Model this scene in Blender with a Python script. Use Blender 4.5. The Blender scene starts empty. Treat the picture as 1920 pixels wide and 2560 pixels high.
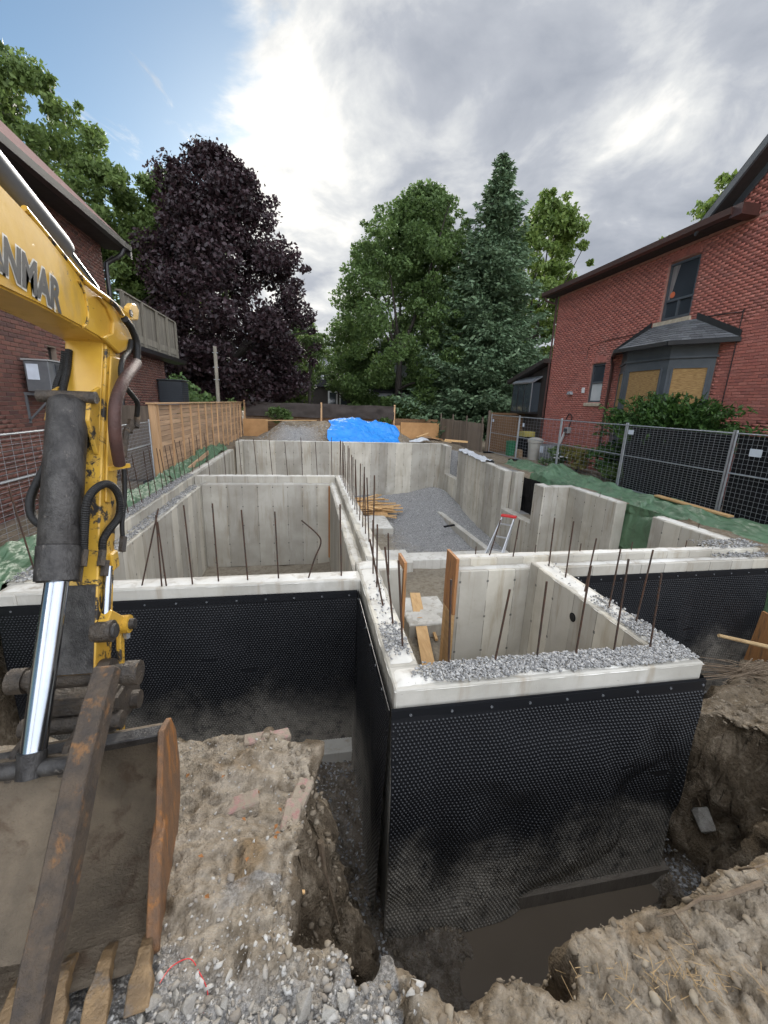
import bpy, math, random
import numpy as np
from mathutils import Vector, Matrix
random.seed(7); RNG = np.random.default_rng(7)
scn = bpy.context.scene
COL = scn.collection
# ------------------------------------------------------------------ camera
F = 1040.0; HC = 2.1
YAW, PITCH, ROLL = (math.radians(a) for a in (10.66, 14.60, 1.974))
fwd = np.array([math.sin(YAW)*math.cos(PITCH), math.cos(YAW)*math.cos(PITCH), -math.sin(PITCH)])
r0 = np.array([math.cos(YAW), -math.sin(YAW), 0]); u0 = np.cross(r0, fwd)
rt = r0*math.cos(ROLL)+u0*math.sin(ROLL); up = -r0*math.sin(ROLL)+u0*math.cos(ROLL)
cam_d = bpy.data.cameras.new('camera'); cam = bpy.data.objects.new('camera', cam_d); COL.objects.link(cam)
cam.matrix_world = Matrix(((rt[0], up[0], -fwd[0], 0), (rt[1], up[1], -fwd[1], 0), (rt[2], up[2], -fwd[2], HC), (0, 0, 0, 1)))
cam_d.sensor_fit = 'HORIZONTAL'; cam_d.sensor_width = 36; cam_d.lens = 36*F/1920
cam_d.clip_start = .05; cam_d.clip_end = 3000
scn.camera = cam
def ray(x, y): return fwd+rt*((x-960)/F)-up*((y-1280)/F)
C0 = np.array([0, 0, HC])
def PX(x, y, v): d = ray(x, y); return C0+d*(v/d[0])
def PY(x, y, v): d = ray(x, y); return C0+d*(v/d[1])
def PZ(x, y, v): d = ray(x, y); return C0+d*((v-HC)/d[2])
# ------------------------------------------------------------------ node helpers
class NT:
    def __init__(s, tree): s.t = tree; s.n = tree.nodes; s.l = tree.links
    def add(s, typ, **kw):
        n = s.n.new(typ)
        for k, v in kw.items():
            if k.startswith('i_'): 
                key = k[2:]; key = int(key) if key.isdigit() else key.replace('_', ' ')
                s.set(n.inputs[key], v)
            else: setattr(n, k, v)
        return n
    def set(s, inp, v):
        if isinstance(v, bpy.types.NodeSocket): s.l.new(v, inp)
        elif isinstance(v, bpy.types.Node): s.l.new(v.outputs[0], inp)
        else:
            if isinstance(v, (tuple, list)) and inp.type == 'RGBA' and len(v) == 3: v = (*v, 1)
            inp.default_value = v
    def math(s, op, a, b=0.0, c=0.0, clamp=False):
        n = s.n.new('ShaderNodeMath'); n.operation = op; n.use_clamp = clamp
        s.set(n.inputs[0], a); s.set(n.inputs[1], b); s.set(n.inputs[2], c); return n.outputs[0]
    def mix(s, f, a, b, mode='MIX'):
        n = s.n.new('ShaderNodeMix'); n.data_type = 'RGBA'; n.blend_type = mode
        s.set(n.inputs[0], f); s.set(n.inputs[6], a); s.set(n.inputs[7], b); return n.outputs[2]
    def ramp(s, f, stops, interp='LINEAR'):
        n = s.n.new('ShaderNodeValToRGB'); n.color_ramp.interpolation = interp
        e = n.color_ramp.elements
        while len(e) < len(stops): e.new(.5)
        for i, (p, c) in enumerate(stops):
            e[i].position = p; e[i].color = (c, c, c, 1) if isinstance(c, (int, float)) else (*c, 1)
        s.set(n.inputs[0], f); return n.outputs[0]
    def noise(s, vec, scale, detail=4, rough=.55, dist=0, out=0):
        n = s.add('ShaderNodeTexNoise'); n.inputs['Scale'].default_value = scale; n.inputs['Detail'].default_value = detail
        n.inputs['Roughness'].default_value = rough; n.inputs['Distortion'].default_value = dist
        if vec is not None: s.set(n.inputs['Vector'], vec)
        return n.outputs[out]
    def mapping(s, vec, sc=(1, 1, 1), loc=(0, 0, 0), rot=(0, 0, 0)):
        n = s.add('ShaderNodeMapping'); s.set(n.inputs['Vector'], vec)
        n.inputs['Scale'].default_value = sc; n.inputs['Location'].default_value = loc; n.inputs['Rotation'].default_value = rot
        return n.outputs[0]
    def sstep(s, v, a, b):
        n = s.n.new('ShaderNodeMapRange'); n.interpolation_type = 'SMOOTHSTEP'
        s.set(n.inputs[0], v); n.inputs[1].default_value = a; n.inputs[2].default_value = b; return n.outputs[0]
# ------------------------------------------------------------------ world, sun, exposure
SUN_EL, SUN_AZ = math.radians(21), math.radians(1)          # azimuth from +Y, hidden behind cloud ahead
sund = np.array([math.sin(SUN_AZ)*math.cos(SUN_EL), math.cos(SUN_AZ)*math.cos(SUN_EL), math.sin(SUN_EL)])
w = bpy.data.worlds.new('World'); scn.world = w; w.use_nodes = True
t = NT(w.node_tree); t.n.clear()
tc = t.add('ShaderNodeTexCoord').outputs['Generated']
sky = t.add('ShaderNodeTexSky', sky_type='NISHITA', sun_disc=False, sun_elevation=SUN_EL, sun_rotation=SUN_AZ, air_density=1.0, dust_density=.35, ozone_density=2.0)
sep = t.add('ShaderNodeSeparateXYZ'); t.l.new(tc, sep.inputs[0])
zz = t.math('ADD', t.math('MAXIMUM', sep.outputs[2], 0.0), .22)
cx = t.math('DIVIDE', sep.outputs[0], zz); cy = t.math('DIVIDE', sep.outputs[1], zz)
cv = t.add('ShaderNodeCombineXYZ'); t.l.new(cx, cv.inputs[0]); t.l.new(cy, cv.inputs[1])
cvs = t.mapping(cv.outputs[0], sc=(1.1, .95, 1), rot=(0, 0, .5))
n1 = t.noise(cvs, 2.6, 9, .58, .35)
n2 = t.noise(t.mapping(cvs, loc=(3.1, 1.7, 0)), 3.4, 8, .56, .3)
n3 = t.noise(t.mapping(cvs, loc=(7.3, 4.4, 2)), 1.15, 3, .5, .2)
cyc = t.math('ADD', t.math('MULTIPLY', t.math('MAXIMUM', cy, .5), .44), t.math('MULTIPLY', t.sstep(cy, .9, -.3), 1.1))
cov = t.math('MULTIPLY', t.math('ADD', t.math('ADD', cx, cyc), -.33), 2.6)
cov = t.math('ADD', cov, t.math('MULTIPLY', t.math('SUBTRACT', n1, .5), 2.4))
lowcov = t.math('MULTIPLY', t.sstep(sep.outputs[2], .30, .02), .9)
wisp = t.math('MULTIPLY', t.sstep(t.noise(t.mapping(cvs, sc=(1.6, .8, 1), loc=(1.3, 9.2, 0)), 5.5, 6, .6, .6), .60, .78), .75)
cover = t.math('MAXIMUM', t.sstep(t.math('ADD', cov, lowcov), -.10, .26), wisp)
sunv = t.add('ShaderNodeVectorMath', operation='DOT_PRODUCT'); t.l.new(tc, sunv.inputs[0]); sunv.inputs[1].default_value = tuple(sund)
dp = t.math('MAXIMUM', sunv.outputs['Value'], 0.0)
glow = t.math('POWER', dp, 34.0)
shade = t.math('ADD', t.math('MULTIPLY', t.math('SUBTRACT', n2, .5), 2.1), t.math('MULTIPLY', t.math('SUBTRACT', n3, .5), 1.5))
edge = t.sstep(cov, 1.25, .1)
bright = t.math('ADD', t.math('MULTIPLY', edge, .34), t.math('ADD', shade, t.math('MULTIPLY', glow, .62)))
ccol = t.ramp(t.math('ADD', bright, .30), [(0.0, (1.05, 1.14, 1.32)), (.42, (1.40, 1.48, 1.64)), (.78, (2.2, 2.24, 2.25)), (1.0, (3.0, 2.94, 2.8))])
front = t.sstep(sunv.outputs['Value'], .75, -.45)                 # unseen clouds away from the sun, brightened as added fill from behind the camera
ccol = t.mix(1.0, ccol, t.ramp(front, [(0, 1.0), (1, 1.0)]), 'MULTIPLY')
rear_fill = t.add('ShaderNodeVectorMath', operation='SCALE'); t.l.new(ccol, rear_fill.inputs[0]); t.set(rear_fill.inputs['Scale'], t.math('ADD', 1.0, t.math('MULTIPLY', front, 5.2))); ccol = rear_fill.outputs[0]
skyc = t.mix(1.0, sky.outputs[0], (.31, .345, .34), 'MULTIPLY')
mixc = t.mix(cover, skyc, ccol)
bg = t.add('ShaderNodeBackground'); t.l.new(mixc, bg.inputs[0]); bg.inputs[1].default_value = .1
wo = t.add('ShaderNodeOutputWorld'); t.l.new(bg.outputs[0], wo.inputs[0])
sl = bpy.data.lights.new('sun', 'SUN'); so = bpy.data.objects.new('sun', sl); COL.objects.link(so)
sl.energy = 2.6; sl.angle = math.radians(28); sl.color = (1, .95, .87)
so.rotation_euler = Vector(sund).to_track_quat('Z', 'Y').to_euler(); so.location = (0, 0, 40)
scn.view_settings.view_transform = 'Standard'; scn.view_settings.look = 'None'; scn.view_settings.gamma = 1
scn.view_settings.use_curve_mapping = False
scn.view_settings.exposure = 1.92
# ------------------------------------------------------------------ numpy noise
def _h(i, j, k, s):
    n = (i.astype(np.int64)*374761393+j.astype(np.int64)*668265263+k.astype(np.int64)*2147483647+s*144665) & 0xffffffff
    n = ((n ^ (n >> 13))*1274126177) & 0xffffffff
    return ((n ^ (n >> 16)) & 0xffff)/65535.0
def vn(x, y, z=0.0, s=0):
    x = np.asarray(x, float); y = np.asarray(y, float); z = np.zeros_like(x)+z
    i, j, k = np.floor(x), np.floor(y), np.floor(z); a, b, c = x-i, y-j, z-k
    a, b, c = (v*v*(3-2*v) for v in (a, b, c)); r = 0
    for di in (0, 1):
        for dj in (0, 1):
            for dk in (0, 1):
                r = r+_h(i+di, j+dj, k+dk, s)*(a if di else 1-a)*(b if dj else 1-b)*(c if dk else 1-c)
    return r*2-1
def fbm(x, y, z=0.0, f=1.0, o=4, s=0, g=.5):
    r = 0; amp = 1
    for q in range(o): r = r+amp*vn(np.asarray(x)*f, np.asarray(y)*f, np.asarray(z)*f, s+q*17); f *= 2.03; amp *= g
    return r
# ------------------------------------------------------------------ materials
def newmat(name):
    m = bpy.data.materials.new(name); m.use_nodes = True; t = NT(m.node_tree); t.n.clear()
    b = t.add('ShaderNodeBsdfPrincipled'); o = t.add('ShaderNodeOutputMaterial'); t.l.new(b.outputs[0], o.inputs[0])
    return m, t, b
def objco(t): return t.add('ShaderNodeTexCoord').outputs['Object']
def bump(t, b, h, strength, dist=.02):
    n = t.add('ShaderNodeBump'); n.inputs['Strength'].default_value = strength; n.inputs['Distance'].default_value = dist
    t.set(n.inputs['Height'], h); t.l.new(n.outputs[0], b.inputs['Normal'])
def simple(name, c1, c2=None, scale=4, rough=.75, bs=0, bscale=30, metal=0, spec=.5, st=(1, 1, 1), rnd=0, dirt=None, world=False):
    m, t, b = newmat(name)
    co = objco(t)
    if world:
        co = t.add('ShaderNodeNewGeometry').outputs['Position']
    co = t.mapping(co, sc=st)
    n = t.noise(co, scale, 6, .6)
    c = t.mix(t.sstep(n, .3, .7), c1, c2 if c2 else tuple(v*.7 for v in c1))
    if rnd:
        r = t.add('ShaderNodeObjectInfo').outputs['Random']
        c = t.mix(1, c, t.ramp(r, [(0, 1-rnd), (1, 1+rnd)]), 'MULTIPLY')
    if dirt:
        dc, ds, lo, hi = dirt
        c = t.mix(t.sstep(t.noise(co, ds, 8, .65, .3), lo, hi), c, dc)
    t.set(b.inputs['Base Color'], c)
    b.inputs['Metallic'].default_value = metal; b.inputs['Specular IOR Level'].default_value = spec
    t.set(b.inputs['Roughness'], t.math('ADD', rough-.1, t.math('MULTIPLY', n, .2)))
    if bs: bump(t, b, t.noise(co, bscale, 5, .65), bs)
    return m
def mat_concrete(name, base=(.44, .42, .38), alt=(.30, .285, .25), seams=True, seed=0.0, white=.0):
    m, t, b = newmat(name); g = t.add('ShaderNodeNewGeometry').outputs['Position']
    s = t.add('ShaderNodeSeparateXYZ'); t.l.new(g, s.inputs[0])
    big = t.noise(g, .9, 6, .6, .4); streak = t.noise(t.mapping(g, sc=(5, 5, .5)), 1.3, 6, .62, .25); fine = t.noise(g, 14, 6, .7)
    c = t.mix(t.sstep(big, .32, .68), base, alt)
    c = t.mix(t.math('MULTIPLY', t.sstep(streak, .50, .72), .6), c, (.27, .22, .155))
    c = t.mix(t.math('MULTIPLY', t.sstep(t.noise(t.mapping(g, sc=(3, 3, .9)), 1.1, 5, .6), .56, .72), .45), c, (.60, .58, .53))
    h = t.math('MULTIPLY', fine, .3)
    if seams:
        u = t.math('ADD', t.math('ADD', s.outputs[0], s.outputs[1]), 40.0+seed)
        cell = t.math('DIVIDE', u, .41); fl = t.math('FLOOR', cell)
        wn = t.add('ShaderNodeTexWhiteNoise', noise_dimensions='1D'); t.set(wn.inputs['W'], fl)
        c = t.mix(1, c, t.ramp(wn.outputs['Value'], [(0, (.76, .75, .73)), (.5, (.98, .97, .94)), (1, (1.18, 1.16, 1.1))]), 'MULTIPLY')
        fr = t.math('FRACT', cell); line = t.math('LESS_THAN', t.math('ABSOLUTE', t.math('SUBTRACT', fr, .5)), .487)
        nz = t.math('MULTIPLY', t.math('SUBTRACT', 1, line), t.sstep(t.noise(t.mapping(g, sc=(1, 1, 2)), 2.5, 3), .35, .55))
        c = t.mix(t.math('MULTIPLY', nz, .6), c, (.10, .095, .085))
        h = t.math('SUBTRACT', h, t.math('MULTIPLY', nz, .8))
        # tie holes
        vo = t.math('ABSOLUTE', t.math('SUBTRACT', t.math('FRACT', t.math('DIVIDE', s.outputs[2], .55)), .5))
        hole = t.math('MULTIPLY', t.math('LESS_THAN', vo, .03), t.math('GREATER_THAN', t.math('ABSOLUTE', t.math('SUBTRACT', fr, .5)), .46))
        c = t.mix(t.math('MULTIPLY', hole, .7), c, (.05, .05, .05))
    spk = t.sstep(t.noise(g, 34, 3, .6), .70, .76); c = t.mix(t.math('MULTIPLY', spk, .5), c, (.12, .11, .1))
    t.set(b.inputs['Base Color'], c); b.inputs['Roughness'].default_value = .88; b.inputs['Specular IOR Level'].default_value = .25
    bump(t, b, t.math('ADD', h, t.math('MULTIPLY', streak, .3)), .55, .012)
    return m
M_CONC = mat_concrete('concrete_formed', base=(.50, .475, .42), alt=(.37, .345, .295)); M_CONC2 = mat_concrete('concrete_plain', (.48, .455, .40), (.34, .32, .275), seams=False)
M_CTOP = mat_concrete('concrete_top', (.64, .62, .565), (.48, .455, .40), seams=False)
def mat_soil(name):
    m, t, b = newmat(name); g = t.add('ShaderNodeNewGeometry').outputs['Position']
    a = t.add('ShaderNodeAttribute', attribute_name='mask').outputs['Color']; sp = t.add('ShaderNodeSeparateColor'); t.l.new(a, sp.inputs[0])
    big = t.noise(g, 1.5, 5, .6, .6); mid = t.noise(g, 7, 7, .68, .4); fine = t.noise(g, 45, 6, .75)
    c = t.mix(t.sstep(big, .3, .7), (.16, .122, .08), (.10, .075, .049))
    c = t.mix(t.sstep(mid, .46, .68), c, (.26, .21, .15))
    c = t.mix(t.math('MULTIPLY', t.sstep(mid, .44, .30), .75), c, (.045, .033, .022))
    top = t.mix(t.sstep(t.noise(g, 5, 8, .72, .3), .35, .66), (.46, .40, .315), (.31, .255, .185))
    top = t.mix(t.sstep(t.noise(g, 2.2, 4), .57, .66), top, (.28, .195, .11))
    c = t.mix(sp.outputs[0], c, top)
    sand = t.mix(t.sstep(mid, .35, .7), (.30, .26, .20), (.20, .165, .115))
    c = t.mix(sp.outputs[1], c, sand)
    grav = t.mix(t.sstep(t.noise(g, 60, 3, .7), .4, .62), (.16, .157, .15), (.37, .36, .345))
    c = t.mix(t.math('MULTIPLY', sp.outputs[2], t.sstep(t.math('ADD', t.math('MULTIPLY', mid, .6), sp.outputs[2]), .55, .95)), c, grav)
    c = t.mix(t.math('MULTIPLY', t.sstep(fine, .60, .72), .45), c, (.33, .29, .23))
    c = t.mix(t.math('MULTIPLY', t.sstep(fine, .40, .30), .5), c, (.03, .022, .015))
    t.set(b.inputs['Base Color'], c); b.inputs['Roughness'].default_value = .95; b.inputs['Specular IOR Level'].default_value = .2
    vo = t.add('ShaderNodeTexVoronoi'); vo.inputs['Scale'].default_value = 26; t.l.new(t.mapping(g, sc=(1, 1, 1)), vo.inputs['Vector'])
    vo2 = t.add('ShaderNodeTexVoronoi'); vo2.inputs['Scale'].default_value = 70; t.l.new(g, vo2.inputs['Vector'])
    cl = t.math('ADD', t.math('MULTIPLY', t.math('SUBTRACT', 1, vo.outputs['Distance']), .5), t.math('MULTIPLY', t.math('SUBTRACT', 1, vo2.outputs['Distance']), .35))
    bump(t, b, t.math('ADD', cl, t.math('ADD', t.math('MULTIPLY', mid, .8), t.math('MULTIPLY', fine, .55))), 1.0, .03)
    return m
M_SOIL = mat_soil('soil')
def mat_membrane():
    m, t, b = newmat('dimple_plastic'); g = t.add('ShaderNodeNewGeometry').outputs['Position']
    s = t.add('ShaderNodeSeparateXYZ'); t.l.new(g, s.inputs[0])
    n = t.noise(g, 1.1, 5, .62, .7); f = t.noise(g, 9, 6, .7)
    hz = t.math('ADD', t.math('MULTIPLY', s.outputs[2], -.85), t.math('MULTIPLY', n, 1.5))
    mud = t.math('MULTIPLY', t.sstep(hz, 1.8, 2.75), t.sstep(f, .22, .55))
    drip = t.math('MULTIPLY', t.sstep(t.noise(t.mapping(g, sc=(9, 9, .8)), 1.6, 4), .70, .78), t.sstep(f, .5, .7))
    c = t.mix(t.math('MULTIPLY', mud, .9), (.010, .0105, .012), (.26, .235, .195))
    c = t.mix(t.math('MULTIPLY', drip, .5), c, (.25, .24, .22))
    t.set(b.inputs['Base Color'], c)
    t.set(b.inputs['Roughness'], t.math('ADD', .36, t.math('MULTIPLY', mud, .5)))
    b.inputs['Specular IOR Level'].default_value = .32
    return m
M_MEMB = mat_membrane()
def brickmat(name, cols, attr):
    m, t, b = newmat(name)
    r = t.add('ShaderNodeAttribute', attribute_name='rnd').outputs['Fac'] if attr else t.add('ShaderNodeObjectInfo').outputs['Random']
    g = t.add('ShaderNodeNewGeometry').outputs['Position']
    c = t.ramp(r, [(i/(len(cols)-1), v) for i, v in enumerate(cols)])
    c = t.mix(t.math('MULTIPLY', t.sstep(t.noise(g, 22, 4, .7), .5, .75), .5), c, tuple(v*.6+.03 for v in cols[0]))
    c = t.mix(t.math('MULTIPLY', t.sstep(t.noise(g, .7, 5, .6, .5), .58, .75), .35), c, (.34, .24, .21))
    t.set(b.inputs['Base Color'], c); b.inputs['Roughness'].default_value = .85; b.inputs['Specular IOR Level'].default_value = .25
    bump(t, b, t.noise(g, 60, 4, .7), .5, .006); return m
RBC = [(.37, .13, .10), (.43, .15, .115), (.34, .12, .095), (.47, .18, .14), (.30, .115, .095), (.41, .14, .11)]
LBC = [(.115, .052, .042), (.15, .066, .05), (.085, .045, .04), (.17, .075, .055), (.13, .055, .045)]
M_BR = brickmat('brick_red', RBC, False); M_BRA = brickmat('brick_red_field', RBC, True)
M_BL = brickmat('brick_brown', LBC, False); M_BLA = brickmat('brick_brown_field', LBC, True)
M_MORT_R = simple('mortar_red', (.38, .20, .16), (.29, .14, .11), 6, .95, .4, 60); M_MORT_L = simple('mortar_grey', (.25, .19, .145), (.17, .13, .10), 6, .95, .4, 60)
def leafmat(name, ca, cb, trans=.25, rough=.55):
    m, t, b = newmat(name)
    r = t.add('ShaderNodeAttribute', attribute_name='rnd').outputs['Fac']
    c = t.mix(r, ca, cb); t.set(b.inputs['Base Color'], c); b.inputs['Roughness'].default_value = rough
    b.inputs['Specular IOR Level'].default_value = .3
    tr = t.add('ShaderNodeBsdfTranslucent'); t.set(tr.inputs[0], c)
    mx = t.add('ShaderNodeMixShader'); mx.inputs[0].default_value = trans
    t.l.new(b.outputs[0], mx.inputs[1]); t.l.new(tr.outputs[0], mx.inputs[2])
    t.l.new(mx.outputs[0], [n for n in t.n if n.type == 'OUTPUT_MATERIAL'][0].inputs[0]); return m
L_PURP = leafmat('leaf_purple', (.012, .008, .009), (.045, .024, .028), .14, .45)
L_LOCUST = leafmat('leaf_locust', (.06, .10, .025), (.15, .21, .06), .45)
L_GREEN = leafmat('leaf_green', (.05, .09, .026), (.125, .19, .055), .42)
L_SPRUCE = leafmat('needle_spruce', (.055, .10, .05), (.14, .20, .105), .12)
L_LIGHT = leafmat('leaf_light', (.07, .12, .025), (.16, .22, .05), .4)
L_YEW = leafmat('needle_yew', (.02, .055, .014), (.075, .15, .03), .2)
L_SHRUB = leafmat('leaf_shrub', (.05, .10, .03), (.14, .21, .07), .3)
L_DARK = leafmat('leaf_far', (.045, .078, .026), (.125, .18, .058), .38)
M_BARK = simple('bark', (.055, .045, .037), (.03, .025, .02), 12, .9, .6, 25, st=(1, 1, .3))
M_REBAR = simple('rebar_steel', (.055, .042, .035), (.10, .05, .03), 20, .7, .5, 150, metal=.5)
def mat_yellow(name, wear_lo, wear_hi, wearcol=(.018, .016, .015)):
    m, t, b = newmat(name); co = objco(t)
    n = t.noise(co, 3, 6, .6); 
    c = t.mix(t.sstep(n, .3, .7), (.56, .335, .042), (.44, .245, .03))
    grime = t.sstep(t.noise(t.mapping(co, sc=(1, 1, .5)), 5, 8, .7, .3), .5, .72)
    c = t.mix(t.math('MULTIPLY', grime, .55), c, (.22, .14, .045))
    wr = t.sstep(t.noise(co, 11, 10, .72, .5), wear_lo, wear_hi)
    c = t.mix(wr, c, wearcol)
    t.set(b.inputs['Base Color'], c)
    t.set(b.inputs['Roughness'], t.math('ADD', .36, t.math('MULTIPLY', t.math('ADD', grime, wr), .25))); bump(t, b, t.math('SUBTRACT', n, t.math('MULTIPLY', wr, .4)), .25, .01)
    return m
M_YEL = mat_yellow('paint_yellow', .63, .68); M_YELW = mat_yellow('paint_yellow_worn', .50, .57)
M_GREASE = simple('steel_greasy', (.042, .036, .031), (.085, .066, .048), 12, .5, .8, 45, metal=.3, dirt=((.16, .11, .065), 9, .57, .7))
M_STEEL = simple('steel_bare', (.024, .022, .021), (.07, .066, .062), 16, .42, .4, 90, metal=.35, spec=.35, dirt=((.14, .125, .11), 30, .60, .74), st=(1, 1, .6))
M_CHROME = simple('chrome', (.34, .36, .39), (.28, .30, .33), 3, .2, metal=1)
M_RUST = simple('steel_rusty', (.095, .068, .045), (.055, .043, .034), 14, .7, 1.0, 38, metal=.2, dirt=((.21, .105, .04), 9, .55, .68))
M_ORANGE = simple('steel_orange_rust', (.20, .098, .042), (.13, .078, .047), 9, .65, .6, 50, metal=.25, dirt=((.33, .135, .03), 5, .52, .66), st=(2, 2, .7))
M_BUCKET = simple('bucket_mud', (.20, .155, .105), (.125, .098, .068), 5, .8, .9, 60, metal=.1, dirt=((.10, .068, .042), 7, .52, .68))
M_TOOTH = simple('tooth_steel', (.27, .175, .085), (.16, .105, .055), 9, .55, .6, 50, metal=.35, dirt=((.13, .11, .09), 12, .5, .7))
M_HOSE = simple('hose_rubber', (.007, .007, .007), (.016, .015, .014), 12, .55, .3, 80, spec=.3)
M_HOSE_R = simple('hose_sleeve', (.065, .026, .019), (.04, .018, .014), 8, .6, .4, 60, dirt=((.15, .09, .07), 10, .6, .75))
M_LETTER = simple('decal_black', (.018, .019, .02), (.03, .03, .03), 30, .6, dirt=((.22, .14, .03), 24, .64, .7)); M_LETW = simple('decal_white', (.62, .60, .54), (.5, .47, .4), 20, .6, dirt=((.35, .22, .04), 22, .6, .7))
M_WOODN = simple('cedar_board', (.46, .30, .18), (.32, .20, .115), 3, .8, .4, 30, st=(1, .35, 5), rnd=.22, dirt=((.30, .215, .145), 1.2, .55, .75), world=True)
M_WOODP = simple('cedar_post', (.54, .34, .18), (.42, .25, .125), 3, .8, .4, 30, st=(5, 5, .4), rnd=.15)
M_LUMBER = simple('fresh_lumber', (.58, .37, .17), (.46, .27, .11), 4, .75, .3, 30, st=(4, .6, 4), rnd=.2, dirt=((.26, .17, .09), 5, .58, .75))
M_PLY = simple('plywood', (.46, .255, .105), (.36, .19, .075), 2, .8, .2, 30, rnd=.12)
M_FORM = simple('form_board', (.42, .20, .07), (.30, .13, .045), 4, .75, .3, 30, st=(5, 5, .5), dirt=((.17, .10, .05), 5, .5, .7))
M_WOODG = simple('weathered_board', (.17, .13, .095), (.11, .085, .062), 3, .85, .5, 30, st=(4, 4, .3), rnd=.25)
M_DECK = simple('deck_grey_wood', (.20, .18, .14), (.13, .115, .09), 3, .85, .5, 30, st=(4, 4, .4), rnd=.2)
M_BROWN = simple('brown_stain', (.035, .025, .02), (.022, .017, .014), 4, .6, .3, 30, st=(4, 4, .4), rnd=.15)
M_GATE = simple('gate_brown', (.16, .085, .035), (.11, .058, .025), 4, .75, .4, 30, st=(4, 4, .4), rnd=.2)
M_GALV = simple('galvanised', (.42, .44, .46), (.33, .35, .37), 12, .42, .1, 60, metal=.75)
M_WIRE = simple('fence_wire', (.40, .42, .44), (.32, .34, .36), 12, .5, metal=.5)
def tarpmat(name, a, c2, rough, sc=2.2):
    m, t, b = newmat(name); g = t.add('ShaderNodeNewGeometry').outputs['Position']
    n = t.noise(g, sc, 6, .6, .8); c = t.mix(t.sstep(n, .3, .7), a, c2)
    c = t.mix(t.math('MULTIPLY', t.sstep(t.noise(g, 5, 7, .7), .58, .74), .18), c, tuple(v*.5+.1 for v in a))
    t.set(b.inputs['Base Color'], c); b.inputs['Roughness'].default_value = rough
    f = t.noise(t.mapping(g, sc=(1, .6, 1)), 2.6, 6, .5, 1.5); bump(t, b, f, .6, .08); return m
M_TGREEN = tarpmat('tarp_green', (.07, .128, .068), (.10, .175, .098), .44); M_TBLUE = tarpmat('tarp_blue', (.015, .19, .58), (.022, .24, .68), .45)
M_SCREEN = simple('screen_cloth', (.034, .026, .022), (.048, .037, .031), 3, .9, .3, 90); M_BLACK = simple('black_screen', (.006, .006, .007), (.012, .012, .013), 4, .8, .3, 60, spec=.15)
M_DGREY = simple('dark_grey_trim', (.075, .085, .095), (.058, .066, .074), 4, .5, .1, 40); M_TRIMB = simple('brown_gutter', (.075, .032, .026), (.055, .025, .02), 5, .4)
M_BLKMET = simple('black_gutter', (.014, .013, .014), (.022, .02, .02), 6, .4)
M_SOFFIT = simple('soffit', (.03, .022, .02), (.022, .017, .016), 8, .8)
def glassmat(name, col, rough=.08):
    m, t, b = newmat(name); g = t.add('ShaderNodeNewGeometry').outputs['Position']
    t.set(b.inputs['Base Color'], t.mix(t.noise(g, 1.5, 3), col, tuple(v*1.8 for v in col)))
    b.inputs['Roughness'].default_value = rough; b.inputs['Specular IOR Level'].default_value = .9; return m
M_GLASS = glassmat('window_glass', (.03, .036, .042)); M_BLIND = simple('bamboo_blind', (.42, .26, .10), (.20, .11, .035), 14, .75, .5, 60, st=(.6, .6, 7))
M_SHEER = simple('white_blind', (.42, .43, .42), (.5, .5, .49), 3, .8, 0)
M_SHINGLE = simple('grey_shingle', (.115, .12, .125), (.085, .088, .092), 20, .9, .5, 120, rnd=.28)
M_ROOFR = simple('red_shingle', (.15, .055, .045), (.10, .042, .036), 10, .9, .6, 60); M_ROOFD = simple('dark_shingle', (.045, .045, .05), (.03, .03, .033), 12, .9, .5, 60)
M_STONE = simple('sill_stone', (.48, .41, .31), (.36, .30, .22), 9, .9, .7, 30)
M_WHITE = simple('white_siding', (.55, .57, .58), (.47, .49, .5), 3, .7); M_WTRIM = simple('white_trim', (.7, .7, .68), (.62, .62, .6), 5, .6)
M_GREYS = simple('grey_siding', (.30, .31, .32), (.25, .26, .27), 3, .8)
M_ACG = simple('ac_grey', (.13, .135, .14), (.10, .105, .11), 5, .5, 0, metal=.2); M_ACD = simple('ac_dark', (.018, .022, .026), (.028, .032, .036), 5, .5)
M_ACL = simple('ac_light', (.30, .30, .29), (.25, .25, .24), 5, .5)
M_PGREEN = simple('plastic_green', (.02, .16, .07), (.016, .12, .055), 5, .5); M_PGREY = simple('plastic_grey', (.40, .38, .33), (.34, .32, .28), 5, .5)
M_ALU = simple('ladder_aluminium', (.55, .56, .57), (.46, .47, .48), 10, .4, metal=.6); M_RED = simple('ladder_red', (.55, .03, .03), (.45, .025, .025), 5, .45); M_PYEL = simple('sticker_yellow', (.7, .55, .05), (.6, .45, .04), 5, .5)
M_PEB = None
def pebmat(name, a, c2, c3, c4=(.5, .49, .46)):
    m, t, b = newmat(name); r = t.add('ShaderNodeAttribute', attribute_name='rnd').outputs['Fac']
    g = t.add('ShaderNodeNewGeometry').outputs['Position']
    c = t.ramp(r, [(0, a), (.5, c2), (.85, c3), (1, c4)]); c = t.mix(t.math('MULTIPLY', t.noise(g, 60, 3), .5), c, a)
    t.set(b.inputs['Base Color'], c); b.inputs['Roughness'].default_value = .85; bump(t, b, t.noise(g, 120, 3), .4, .004); return m
M_PEB = pebmat('pebble_grey', (.15, .148, .145), (.28, .275, .265), (.42, .41, .39)); M_RUB = pebmat('rubble', (.19, .165, .135), (.32, .295, .255), (.46, .44, .40))
M_STRAW = simple('dry_straw', (.36, .25, .12), (.26, .17, .08), 10, .85); M_ROOT = simple('root', (.10, .068, .042), (.15, .11, .07), 14, .9, .5, 60)
M_PAPER = simple('sign_paper', (.55, .60, .66), (.48, .52, .57), 6, .7)
M_MUD = None
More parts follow.
